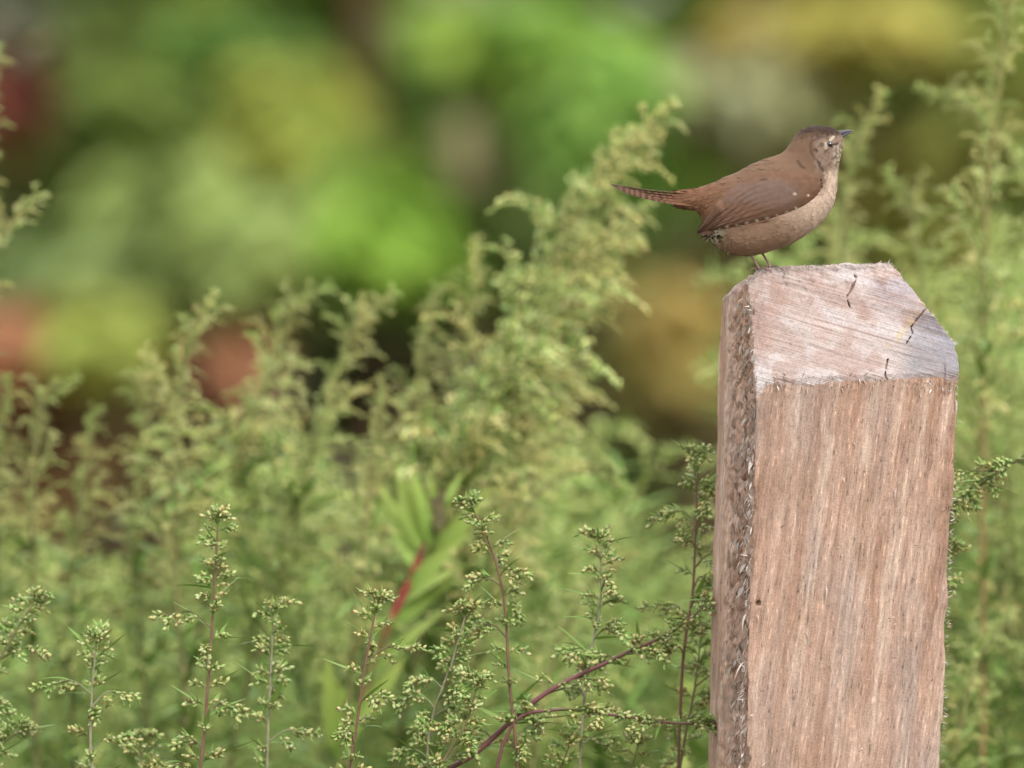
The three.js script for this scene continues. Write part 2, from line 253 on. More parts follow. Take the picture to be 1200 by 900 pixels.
// a plant behind the focus: stem, flowering branches (parts), leaves (stuff); pts in photograph pixels at one depth
function softPlant(label, pts, dd, o = {}) {
  const R = rng(o.seed ?? Math.round(pts[0][0] * 7 + pts[0][1])), dep = D + dd * 1.35, k = dep / S;
  const P = pts.map(([x, y, e]) => at(x, y, dep + (e ?? 0))), top = P[P.length - 1], low = P[0], root = V(low.x - (P[1].x - low.x) * 0.8 + rnd(R, -0.05, 0.05), 0, low.z + rnd(R, -0.05, 0.05));
  const t = thing('mugwort_plant', label, 'plant', root, o.group ?? 'soft mugwort plants behind the post'), ax = curve([root, root.clone().lerp(low, 0.6).add(V(0, 0, 0.02)), ...P], 70);
  const st = new MB(); st.tube(ax, (q) => 0.0026 - 0.0021 * q, 6, () => o.stem ?? C(126, 124, 72, 0.65)); part('stem', st.geo(root), M.stem, t);
  let L = 0; const len = [0]; for (let i = 1; i < ax.length; i++) len.push(L += ax[i].distanceTo(ax[i - 1]));
  const pick = (s) => { let i = 1; while (i < len.length - 1 && len[i] < s) i++; const f = clamp((s - len[i - 1]) / (len[i] - len[i - 1])); return [ax[i - 1].clone().lerp(ax[i], f), ax[i].clone().sub(ax[i - 1]).normalize()]; };
  const reach = Math.min(L * 0.9, (o.reach ?? 420) * k), n = Math.round((o.n ?? 24) * 1.75), tipL = (o.tip ?? 55) * k, big = (o.big ?? 95) * k;
  { const [p, d] = pick(L - tipL * 0.85); const lm = part('flower_branch', leaderGeo, M.headTints[Math.floor(R() * 3)], t); lm.applyMatrix4(frame(p.clone().sub(root), top.clone().sub(p), V(tipL, Math.max(tipL, 70 * k), Math.max(tipL, 70 * k)), R() * 6)); }
  for (let i = 0; i < n; i++) {
    const s = (i + 0.7) / n, [p, d] = pick(L - tipL * 0.6 - (reach - tipL * 0.6) * s), a = i * 2.4 + rnd(R, -0.4, 0.4);
    const side = V(Math.cos(a) + (o.bias ?? 0), 0, Math.sin(a) * 0.8), dir = side.normalize().multiplyScalar(0.75).addScaledVector(d, rnd(R, 0.6, 1.25)).normalize();
    const size = mix(tipL * 0.6, big, Math.pow(Math.min(1, s * 1.6), 0.8)) * rnd(R, 0.6, 1.3), f = Math.max(size * 0.85, 45 * k);
    const m = part('flower_branch', racemeGeo[Math.floor(R() * 8)], M.headTints[Math.floor(R() * 3)], t);
    m.applyMatrix4(frame(p.clone().sub(root), dir, V(size, f, f), rnd(R, -0.3, 0.3)));
  }
  const N = o.leaves ?? 70, im = new THREE.InstancedMesh(thinLeafGeo[0], M.leaf, N), col = new THREE.Color();
  for (let i = 0; i < N; i++) { const [p, d] = pick(L - reach * rnd(R, 0.55, 1.7)), a = R() * 6.283; im.setMatrixAt(i, frame(p.sub(root), V(Math.cos(a), rnd(R, -0.2, 0.9), Math.sin(a)), V(rnd(R, 40, 90) * k, 50 * k, rnd(R, 60, 120) * k))); const v = rnd(R, 0.75, 1.15); col.setRGB(v, v, v); im.setColorAt(i, col); }
  im.name = 'leaves'; im.castShadow = im.receiveShadow = true; im.userData.kind = 'stuff'; t.add(im);
  return t;
}
softPlant('tallest soft mugwort plume, leaning right with its tip left of the bird', [[455, 960], [505, 700], [575, 480], [650, 300], [712, 195], [780, 128]], 0.42, { n: 46, reach: 640, big: 165, tip: 90, bias: 0.85, leaves: 120 });
softPlant('soft mugwort plume leaning right just below the tallest one, its tip under the wren tail', [[495, 960], [555, 680], [620, 470], [690, 330], [730, 272], [756, 242]], 0.46, { n: 40, reach: 560, big: 130, tip: 70, bias: 0.7 });
softPlant('soft mugwort plume leaning right third below the tallest, its tip nodding before the dark gap', [[500, 960], [545, 720], [600, 540], [655, 450], [700, 436]], 0.5, { n: 34, reach: 460, big: 110, tip: 60, bias: 0.6 });
softPlant('soft mugwort plume whose drooping tip hooks right beside a paler twin, left of centre', [[260, 960], [325, 680], [385, 470], [428, 362], [456, 346]], 0.45, { n: 26, reach: 430, bias: 0.3 });
softPlant('soft mugwort plume with hooked tip just left of the one with the longest hook', [[200, 960], [262, 620], [320, 430], [355, 350], [380, 342]], 0.5, { n: 24, reach: 420, bias: 0.2 });
softPlant('slender soft mugwort tip rising before the salmon-red bush', [[225, 960], [205, 640], [212, 450], [228, 400], [247, 352]], 0.4, { n: 22, reach: 380, big: 75, tip: 70 });
softPlant('upright soft mugwort spike left of the salmon-red bush', [[180, 960], [160, 650], [168, 500], [172, 420]], 0.5, { n: 18, reach: 330, big: 70 });
softPlant('short soft mugwort spike second from the left-hand pair', [[90, 960], [82, 720], [98, 560], [113, 484]], 0.48, { n: 16, reach: 300, big: 65 });
softPlant('soft mugwort plume whose tip bends right near the left edge', [[45, 960], [38, 650], [45, 500], [60, 455], [82, 450]], 0.44, { n: 18, reach: 330, big: 60 });
softPlant('soft mugwort spike at the left edge halfway up', [[-15, 960], [-5, 650], [2, 520], [6, 448]], 0.46, { n: 16, reach: 300, big: 55 });
softPlant('soft mugwort spike bending in at the left edge above the orange bush', [[-95, 960], [-60, 560], [-22, 360], [6, 270], [40, 236]], 0.4, { n: 14, reach: 330, big: 45, tip: 90, bias: -0.6 });
softPlant('soft mugwort spike whose side tips touch the left edge before the red sumac', [[-120, 900], [-60, 500], [-25, 250], [-6, 60]], 0.45, { n: 12, reach: 380, big: 46, bias: 0.5 });
softPlant('upright soft mugwort spike standing left of the tallest plume', [[530, 960], [525, 620], [550, 420], [557, 290]], 0.55, { n: 20, reach: 420, big: 75, tip: 75 });
softPlant('blunt soft mugwort spike between the hooked plumes and the tallest plume', [[400, 960], [450, 640], [495, 430], [513, 342]], 0.5, { n: 22, reach: 430, big: 80 });
softPlant('low soft mugwort arching right to a nodding tip before the dark shrub', [[520, 960], [570, 720], [620, 590], [680, 552], [732, 572]], 0.38, { n: 24, reach: 380, big: 80, bias: 0.3 });
softPlant('soft mugwort with nodding tip under the tallest plume, above the lower arching one', [[510, 960], [550, 700], [600, 560], [650, 516], [690, 520]], 0.42, { n: 24, reach: 380, big: 85, bias: 0.3 });
softPlant('small soft mugwort with drooping tip below the hooked plumes', [[400, 960], [425, 640], [445, 500], [460, 452], [480, 462]], 0.4, { n: 22, reach: 400, big: 75 });
softPlant('wispy soft mugwort low between the red-stemmed plant and the post', [[620, 960], [640, 800], [690, 690], [740, 650]], 0.36, { n: 18, reach: 300, big: 75 });
softPlant('soft mugwort spike rising behind the beak of the bird', [[945, 760], [975, 400], [990, 250], [1004, 165], [1028, 116]], 0.5, { n: 24, reach: 480, big: 70, tip: 80 });
softPlant('tall soft mugwort with bare brown stem at the right edge', [[1150, 960], [1152, 500], [1156, 260], [1168, 110], [1185, -20]], 0.42, { n: 30, reach: 600, big: 95, bias: -0.4, stem: C(140, 118, 70, 0.7) });
softPlant('soft mugwort with nodding tip to the right of the post top', [[1120, 800], [1100, 480], [1078, 320], [1062, 225], [1044, 205]], 0.55, { n: 28, reach: 480, big: 85 });
softPlant('soft mugwort at the right edge leaning inward above the post', [[1290, 900], [1260, 480], [1215, 250], [1150, 140], [1082, 104]], 0.46, { n: 30, reach: 620, big: 85, bias: -0.2 });
softPlant('soft mugwort behind the right shoulder of the post', [[1180, 900], [1170, 600], [1150, 450], [1135, 345]], 0.5, { n: 26, reach: 420, big: 95 });
softPlant('soft mugwort low at the right edge beside the post', [[1215, 960], [1195, 700], [1180, 560], [1190, 420]], 0.45, { n: 26, reach: 420, big: 90 });
softPlant('soft mugwort spike at the lower right corner beside the post', [[1110, 1000], [1125, 860], [1145, 780], [1176, 728]], 0.3, { n: 18, reach: 280, big: 60, tip: 60 });
softPlant('soft mugwort filling the gap between bird and post right of the breast', [[980, 800], [1000, 500], [985, 330], [965, 225]], 0.6, { n: 26, reach: 460, big: 80 });

{ // what nobody could count: the low mass of mugwort and leaves between the plants
  const R = rng(77), mass = new MB();
  for (let i = 0; i < 5; i++) mass.add({ p: racemes[i].p, n: racemes[i].n, c: racemes[i].c, i: racemes[i].i }, frame(V(0, 0.012 * i, 0), V(Math.cos(i * 2.4) * 0.8, 0.8, Math.sin(i * 2.4) * 0.8), 0.055));
  for (let i = 0; i < 14; i++) mass.add(thinLeaf[i % 3], frame(V(0, -0.03 + 0.008 * i, 0), V(Math.cos(i * 2.1), rnd(R, -0.1, 0.8), Math.sin(i * 2.1)), rnd(R, 0.03, 0.06)));
  const g = mass.geo(), N = 1100, im = new THREE.InstancedMesh(g, M.head, N), col = new THREE.Color();
  const topLine = (x) => x < 900 ? 650 + 75 * step(380, 200, x) + 60 * Math.sin(x / 60) + (x > 620 ? 40 : 0) - 70 * step(300, 480, x) + 70 * step(560, 700, x) : 420;
  for (let i = 0; i < N; i++) {
    const dd = rnd(R, 0.6, 1.7), px = rnd(R, -500, 1700), y0 = topLine(px), py = y0 + 30 + Math.pow(R(), 0.8) * 700, p = at(px, py, D + dd);
    im.setMatrixAt(i, frame(p, V(1, rnd(R, -0.2, 0.2), 0).applyAxisAngle(Y, R() * 6.283), rnd(R, 0.7, 1.3)));
    const v = rnd(R, 0.85, 1.15); col.setRGB(v * 0.9, v, v * 0.8); im.setColorAt(i, col);
  }
  im.name = 'mugwort_undergrowth'; im.castShadow = im.receiveShadow = true; tag(im, 'low uncounted mass of mugwort between the plants', 'undergrowth', null, 'stuff'); scene.add(im);
  const stems = new MB(); stems.tube(curve([V(0, 0, 0), V(0.03, 0.4, 0.01), V(0, 0.9, 0)], 8), (t) => 0.003 - 0.002 * t, 5, () => C(120, 125, 66, 0.65));
  for (let i = 0; i < 40; i++) stems.add(thinLeaf[i % 3], frame(V(0.01, 0.15 + i * 0.018, 0), V(Math.cos(i * 2.4), rnd(R, 0, 0.8), Math.sin(i * 2.4)), V(rnd(R, 0.05, 0.09), 0.05, 0.08)));
  const im2 = new THREE.InstancedMesh(stems.geo(), M.leaf, 700);
  for (let i = 0; i < 700; i++) { const x = rnd(R, -1.6, 1.6), z = -rnd(R, 0.6, 3.2); im2.setMatrixAt(i, frame(V(x, 0, z), V(1, rnd(R, -0.12, 0.12), 0).applyAxisAngle(Y, R() * 6.283), rnd(R, 0.75, 1.05))); const v = rnd(R, 0.8, 1.2); col.setRGB(v, v * 1.05, v * 0.85); im2.setColorAt(i, col); }
  im2.name = 'leafy_undergrowth'; im2.castShadow = im2.receiveShadow = true; tag(im2, 'uncounted leafy green stems under the flowering tips', 'undergrowth', null, 'stuff'); scene.add(im2);
}

// ---------------------------------------------------------------- the red-stemmed plant, half out of focus
{
  const dep = D + 0.55, k = dep / S, P = [[380, 960], [415, 850], [455, 735], [487, 665], [512, 592]].map(([x, y]) => at(x, y, dep)), root = V(P[0].x - 0.1, 0, P[0].z);
  const t = thing('broad_leaved_plant', 'red-stemmed plant with long yellow-green leaves among the mugwort', 'plant', root), st = new MB(), ax = curve([root, ...P], 40);
  st.tube(ax, (q) => 0.003 - 0.001 * q, 10, (q) => mixC(C(128, 116, 64, 0.7), mixC(C(164, 58, 60, 0.65), C(112, 66, 48, 0.7), step(0.8, 0.86, q)), step(0.55, 0.66, q))); part('stem', st.geo(root), M.stem, t);
  const big = [leafForm(0.2, 0.12, 0.3, 9, C(152, 186, 90, 0.8), C(180, 198, 108, 0.8), 0.7), leafForm(0.16, 0.25, 0.3, 9, C(140, 178, 84, 0.8), C(170, 192, 100, 0.8), 0.7)].map(formGeo);
  for (const [x0, y0, x1, y1, z] of [[505, 640, 495, 570, 0.02], [500, 650, 470, 560, 0.01], [510, 655, 560, 590, 0.02], [490, 670, 452, 580, -0.01], [478, 690, 530, 640, 0.02], [470, 710, 525, 665, 0.03], [455, 740, 510, 690, 0.02], [445, 760, 420, 690, 0.0], [432, 800, 490, 730, 0.03], [420, 840, 385, 800, 0.02], [410, 860, 460, 790, 0.02], [400, 890, 385, 800, 0.03], [512, 600, 505, 565, 0.01], [515, 605, 535, 560, 0.0], [395, 900, 420, 830, 0.03], [505, 660, 540, 650, -0.02]]) {
    const a = at(x0, y0, dep), b = at(x1, y1, dep - z); const m = part('leaf', big[Math.round(x0) % 2], M.leaf, t); const l = a.distanceTo(b) * 1.25; m.applyMatrix4(frame(a.sub(root), b.sub(root).sub(a), l, 0.5 * Math.sin(x0), V(0, 0.5, 0.8)));
  }
  const bud = new MB(); for (let i = 0; i < 9; i++) bud.add(headSharp[0], frame(at(511 + (i % 3) * 2, 625 - i * 4, dep - 0.004), V(Math.sin(i * 2.4) * 0.5, 1, Math.cos(i * 2.4) * 0.5), 0.011), [0.35, 0.3, 0.3]); tag(part('withered_bud', bud.geo(root), M.head, t), 'dark brown withered bud at the stem tip');
}

// ---------------------------------------------------------------- the mugwort in focus
const RED = C(124, 88, 72, 0.7), GREY = C(150, 146, 120, 0.7), PURP = C(116, 72, 74, 0.72), OLIVE = C(120, 112, 72, 0.7);
function sharpPlant(label, pts, o = {}) {
  const R = rng(Math.round(pts[0][0] * 13 + pts[0][1] * 3 + 1)), dd = (o.dd ?? 0.02) + 0.03, k = D / S;
  const P = pts.map(([x, y, e]) => at(x, y, D + dd + (e ?? 0))), low = P[0], root = (o.root ? at(o.root, 450, D + dd) : low.clone().addScaledVector(low.clone().sub(P[1]).normalize(), 0.1)).setY(0);
  const t = thing('mugwort_sprig', label, 'plant', root, 'mugwort sprigs in focus'), c0 = o.stem ?? RED;
  const full = curve([root, root.clone().lerp(low, 0.55), ...P], 90), vis = curve(P, 60);
  const st = new MB(); st.tube(full, (q) => mix(o.r0 ?? 0.00095, 0.0004, Math.pow(q, 1.5)), 8, (q) => mixC(mul(c0, 0.85 + 0.3 * noise(q * 90, 3)), C(130, 140, 88, 0.7), step(0.93, 1, q))); part('stem', st.geo(root), M.stem, t);
  let L = 0; const len = [0]; for (let i = 1; i < vis.length; i++) len.push(L += vis[i].distanceTo(vis[i - 1]));
  const pick = (s) => { let i = 1; while (i < len.length - 1 && len[i] < s) i++; const f = clamp((s - len[i - 1]) / (len[i] - len[i - 1])); return [vis[i - 1].clone().lerp(vis[i], f), vis[i].clone().sub(vis[i - 1]).normalize()]; };
  const cl = (p, dir, s, parent) => { const m = part('flower_cluster', clusterGeo[Math.floor(R() * 12)], M.headTints[Math.floor(R() * 3)], parent); m.applyMatrix4(frame(p, dir, s, rnd(R, -0.5, 0.5))); return m; };
  const leaf = (p, dir, s, parent, geo) => { const m = part('leaf', geo ?? thinLeafGeo[Math.floor(R() * 3)], M.leaf, parent); m.applyMatrix4(frame(p, dir, s, rnd(R, -0.6, 0.6))); return m; };
  let a = R() * 6; const gap = (o.gap ?? 11) * k;
  for (let s = L; s > 0; s -= gap * rnd(R, 0.7, 1.4) * (0.75 + 1.1 * (1 - s / L))) {
    a += 2.4 + rnd(R, -0.4, 0.4); const [p, d] = pick(s), q = p.clone().sub(root), f = 1 - s / L;
    const out = V(Math.cos(a), 0, Math.sin(a) * 0.8), dir = out.clone().addScaledVector(d, rnd(R, 0.3, 0.8));
    if (R() < (o.leafy ?? 0.9)) leaf(q, out.clone().addScaledVector(d, rnd(R, 0.1, 0.9)), V(rnd(R, 26, 46) * k * (1 + 0.9 * f), 30 * k, rnd(R, 36, 62) * k), t);
    if (f > 0.22 && R() < (o.branchy ?? 0.45)) {           // a short side branch with clusters of its own
      const bl = rnd(R, 22, 52) * k * (o.bl ?? 1), e = out.clone().multiplyScalar(bl), bp = curve([V(0, 0, 0), e.clone().multiplyScalar(0.5).addScaledVector(d, bl * 0.35), e.clone().addScaledVector(d, bl * 0.25)], 8), b = new MB();
      b.tube(bp, (u) => 0.0005 - 0.0003 * u, 5, () => mixC(c0, C(120, 130, 80, 0.7), 0.5)); const bm = part('side_branch', b.geo(), M.stem, t); bm.position.copy(q);
      for (let i = 2; i <= 8; i += 2) { const w = rnd(R, -1, 1); cl(bp[i], e.clone().normalize().add(V(0, w * 0.6 - 0.2, rnd(R, -0.6, 0.6))), rnd(R, 0.8, 1.05), bm); }
      if (R() < 0.6) leaf(bp[4], e.clone().normalize().add(V(0, 0.4, rnd(R, -0.8, 0.8))), rnd(R, 20, 40) * k, bm);
    } else {
      cl(q, dir, rnd(R, 0.8, 1.1), t);
      if (R() < 0.7) cl(q, out.clone().multiplyScalar(-1).addScaledVector(d, 0.5), rnd(R, 0.7, 1), t);
    }
  }
  for (let i = 0; i < 5; i++) { const [p, d] = pick(L * (1 - 0.008 * i)); cl(p.clone().sub(root), d.clone().add(V(Math.cos(i * 2.4) * 0.7, 0, Math.sin(i * 2.4) * 0.7)), 0.75, t); leaf(p.clone().sub(root), d.clone().add(V(Math.cos(i * 2.4 + 1), 0, Math.sin(i * 2.4 + 1))), 14 * k, t); }
  return t;
}
const s1 = sharpPlant('tall mugwort sprig with red-brown stem and a white-tipped leaf at the lower left', [[230, 960], [240, 850], [248, 740], [252, 670], [256, 606]], { dd: 0.02, bl: 1.1, gap: 12 });
{ const m = part('leaf', paleLeafGeo, M.leaf, s1), p = at(278, 756, D + 0.01); m.applyMatrix4(frame(p.sub(s1.position), V(1, 0.35, 0.1), 0.0085)); tag(m, 'whitish leaf tip'); }
sharpPlant('pale grey-stemmed mugwort sprig right of the tall red-stemmed one', [[312, 960], [314, 860], [317, 790], [321, 716]], { dd: 0.05, stem: GREY });
sharpPlant('mugwort sprig with a starry tip left of the tall red-stemmed one', [[112, 960], [106, 870], [108, 810], [113, 748]], { dd: 0.03, stem: GREY });
sharpPlant('mugwort sprig leaning in at the left edge above the corner', [[-60, 900], [-15, 800], [15, 745], [42, 703]], { dd: 0.06, stem: OLIVE });
sharpPlant('stubby mugwort sprig in the lower left corner', [[-40, 940], [-5, 880], [25, 855]], { dd: 0.06, stem: OLIVE });
sharpPlant('short mugwort tip low between the starry sprig and the tall red-stemmed one', [[150, 980], [160, 930], [168, 868]], { dd: 0.09, stem: OLIVE });
sharpPlant('mugwort sprig in front of the foot of the red-stemmed broad-leaved plant', [[402, 960], [418, 850], [428, 780], [442, 704]], { dd: 0.0, stem: RED });
sharpPlant('slender mugwort sprig curving left at its tip, in the centre', [[606, 900], [597, 800], [590, 700], [575, 640], [552, 592]], { dd: 0.02, stem: RED });
sharpPlant('grey-stemmed mugwort sprig left of the slender curving one', [[500, 960], [505, 850], [530, 775], [547, 716]], { dd: 0.02, stem: GREY, gap: 8, branchy: 0.55 });
sharpPlant('bushy mugwort sprig at the bottom between the grey-stemmed one and the long diagonal branch', [[480, 980], [515, 900], [545, 850], [560, 800]], { dd: 0.0, stem: OLIVE, gap: 8 });
sharpPlant('mugwort sprig with a leafy starry tip above the long diagonal branch', [[680, 880], [690, 780], [704, 700], [703, 632]], { dd: 0.04, stem: GREY });
sharpPlant('long diagonal purple-stemmed mugwort branch running up to the post', [[500, 930], [560, 880], [640, 812], [720, 772], [790, 738], [850, 690]], { dd: 0.03, stem: PURP, root: 380, r0: 0.0019, gap: 12, bl: 1.1 });
sharpPlant('thin purple mugwort branch reaching right below the diagonal one', [[600, 850], [650, 832], [720, 838], [800, 848], [850, 845]], { dd: 0.02, stem: PURP, root: 520, gap: 12, branchy: 0.4 });
sharpPlant('upright mugwort sprig close against the left side of the post', [[800, 780], [812, 690], [815, 620], [818, 534]], { dd: 0.06, stem: RED });
sharpPlant('mugwort sprig low at the left foot of the post', [[790, 960], [800, 880], [815, 800], [822, 740]], { dd: 0.08, stem: OLIVE, gap: 10 });
sharpPlant('mugwort branch arching in from the right edge to the post', [[1290, 600], [1240, 545], [1200, 538], [1160, 560], [1120, 592]], { dd: 0.06, stem: OLIVE, root: 1380, gap: 8, branchy: 0.3 });
sharpPlant('small mugwort tip peeping out right of the post below the arching branch', [[1060, 800], [1085, 680], [1112, 640]], { dd: 0.08, stem: OLIVE, gap: 12, branchy: 0.1 });
sharpPlant('bushy mugwort tip in the middle of the bottom edge', [[640, 980], [650, 920], [668, 872]], { dd: 0.03, stem: OLIVE, gap: 9 });
sharpPlant('leafy mugwort tip at the bottom edge near the post', [[720, 990], [735, 920], [748, 872]], { dd: 0.05, stem: OLIVE, gap: 10 });

// ---------------------------------------------------------------- a mesh from a distance field (naive surface nets)
function surfaceNets(sdf, lo, hi, cell) {
  const n = [0, 1, 2].map((a) => Math.ceil((hi[a] - lo[a]) / cell) + 1), [nx, ny, nz] = n, f = new Float32Array(nx * ny * nz), id = (i, j, k) => (k * ny + j) * nx + i;
  for (let k = 0; k < nz; k++) for (let j = 0; j < ny; j++) for (let i = 0; i < nx; i++) f[id(i, j, k)] = sdf(lo[0] + i * cell, lo[1] + j * cell, lo[2] + k * cell);
  const vi = new Int32Array(nx * ny * nz).fill(-1), pos = [], idx = [], E = [[0, 1], [2, 3], [4, 5], [6, 7], [0, 2], [1, 3], [4, 6], [5, 7], [0, 4], [1, 5], [2, 6], [3, 7]];
  for (let k = 0; k < nz - 1; k++) for (let j = 0; j < ny - 1; j++) for (let i = 0; i < nx - 1; i++) {
    const c = [0, 1, 2, 3, 4, 5, 6, 7].map((q) => f[id(i + (q & 1), j + (q >> 1 & 1), k + (q >> 2))]); let m = 0; for (let q = 0; q < 8; q++) if (c[q] < 0) m |= 1 << q;
    if (m === 0 || m === 255) continue;
    let x = 0, y = 0, z = 0, s = 0;
    for (const [a, b] of E) if ((c[a] < 0) !== (c[b] < 0)) { const t = c[a] / (c[a] - c[b]); x += mix(a & 1, b & 1, t); y += mix(a >> 1 & 1, b >> 1 & 1, t); z += mix(a >> 2, b >> 2, t); s++; }
    vi[id(i, j, k)] = pos.length / 3; pos.push(lo[0] + (i + x / s) * cell, lo[1] + (j + y / s) * cell, lo[2] + (k + z / s) * cell);
  }
  for (let k = 1; k < nz - 1; k++) for (let j = 1; j < ny - 1; j++) for (let i = 1; i < nx - 1; i++) {
    const a = f[id(i, j, k)] < 0, q = (p, r, s, t, flip) => flip ? idx.push(p, r, s, p, s, t) : idx.push(p, s, r, p, t, s);
    if (a !== f[id(i + 1, j, k)] < 0) q(vi[id(i, j - 1, k - 1)], vi[id(i, j, k - 1)], vi[id(i, j, k)], vi[id(i, j - 1, k)], a);
    if (a !== f[id(i, j + 1, k)] < 0) q(vi[id(i - 1, j, k - 1)], vi[id(i - 1, j, k)], vi[id(i, j, k)], vi[id(i, j, k - 1)], a);
    if (a !== f[id(i, j, k + 1)] < 0) q(vi[id(i - 1, j - 1, k)], vi[id(i, j - 1, k)], vi[id(i, j, k)], vi[id(i - 1, j, k)], a);
  }
  const g = new THREE.BufferGeometry(); g.setAttribute('position', new THREE.Float32BufferAttribute(pos, 3)); g.setIndex(idx); g.computeVertexNormals(); return g;
}

// ---------------------------------------------------------------- the post
const PH = 0.0515, HT0 = 1.25, ZC = 0.0225, TILT = -0.034, TURN = 0.17;
const postTop = at(995.5, 310.5, D - 0.005);                  // the middle of the crest
const crestY = (x) => HT0 + 0.062 * x - 0.006 * step(-0.0435, -PH, x);
const postGroup = thing('wooden_post', 'square rough wooden post with sloping top on which the wren stands', 'post', V(0, 0, 0));
{
  postGroup.rotation.set(0, TURN, TILT, 'ZYX'); postGroup.updateMatrix();
  const off = V(0, HT0, ZC).applyQuaternion(postGroup.quaternion); postGroup.position.copy(postTop).sub(off); postGroup.updateMatrixWorld();
}
const cracks = [[[0.002, -0.006], [0.0008, -0.010], [-0.0028, -0.0152], [-0.0022, -0.019], [-0.0008, -0.0235]], [[0.0395, -0.021], [0.0355, -0.024], [0.031, -0.0288], [0.0295, -0.034], [0.0262, -0.0395]], [[0.0165, -0.047], [0.0145, -0.055], [0.0143, -0.061]]]; // on the bevel, (x, y below the crest)
const segD = (x, y, a, b) => { const dx = b[0] - a[0], dy = b[1] - a[1], t = clamp(((x - a[0]) * dx + (y - a[1]) * dy) / (dx * dx + dy * dy)); return Math.hypot(x - a[0] - dx * t, y - a[1] - dy * t); };
function postSdf(x, y, z) {
  const yt = y - crestY(x), h = PH - 0.0024 * clamp((HT0 - y) / 0.31);
  let side = Math.max(Math.abs(x) - h, Math.abs(z) - h);
  const bevel = (0.055 * (z - ZC) + 0.029 * yt) / 0.0622, back = (yt + 0.16 * (ZC - z)) / 1.013, right = (0.039 * (x - (PH - 0.031)) + 0.031 * (y - crestY(PH - 0.031))) / 0.0498;
  let d = Math.max(side, bevel, back, right);
  if (d > 0.006 || d < -0.009) return d;
  const onFront = z > h - 0.004, onLeft = x < -h + 0.006, top = Math.max(bevel, back, right) > -0.0025;
  // grain on the long faces
  const g = (noise((x + z * 1.3) * 300 + y * 26, y * 9) - 0.5) * 0.0006 + (noise((x + z) * 900 + y * 60, y * 60) - 0.5) * 0.00045 + (fbm(x * 40, y * 12, z * 40, 3) - 0.5) * 0.0016;
  d += g;
  if (top && bevel > -0.004) {                             // saw marks and fine tearing on the cut
    d += (noise((yt + x * 0.26) * 620, x * 30) - 0.5) * 0.00045 + (fbm(x * 420, y * 420, z * 420, 2) - 0.5) * 0.0008;
    for (const c of cracks) for (let i = 0; i + 1 < c.length; i++) { const w = segD(x + (noise(y * 300, 7) - 0.5) * 0.0022, yt, c[i], c[i + 1]); d = Math.max(d, -Math.max(w - 0.00042 * step(0.05, 0.5, noise(yt * 420, x * 300)), -(bevel + 0.006))); }
  }
  if (top) d += (fbm(x * 260, z * 260, y * 260, 3) - 0.5) * 0.0036 * step(-0.012, 0.0, yt + 0.004);   // crumbled crest
  if (onLeft) {                                            // shredded, furrowed band on the left face, next to the front
    const band = step(-0.038, -0.008, z) * (1 - 0.35 * step(h - 0.006, h, z)), wp = fbm(y * 70, z * 90, 8, 3) * 3, sh = noise(y * 150 - z * 60 + wp, z * 150 + wp + 3), sh2 = fbm(y * 330 + wp, z * 200, 1, 3), fe = step(h + 0.0005, h - 0.005, Math.max(z, ZC + Math.max(0, -yt) * 0.53 < z + 0.006 && yt > -0.055 ? h : z));
    d += band * fe * (0.0045 * Math.pow(sh, 1.5) * (0.4 + 1.2 * noise(y * 37, 5)) + 0.004 * (sh2 - 0.4)) + (1 - band) * (fbm(z * 90, y * 40, 5, 3) - 0.5) * 0.0016;
    const cav = Math.hypot((z + 0.012) / 0.010, (y - (HT0 - 0.232)) / 0.026); if (cav < 1.3) d += 0.009 * step(1.3, 0.6, cav);
  }
  if (x > h - 0.006) d += (fbm(y * 70, z * 60, 9, 3) - 0.45) * 0.003;
  return d;
}
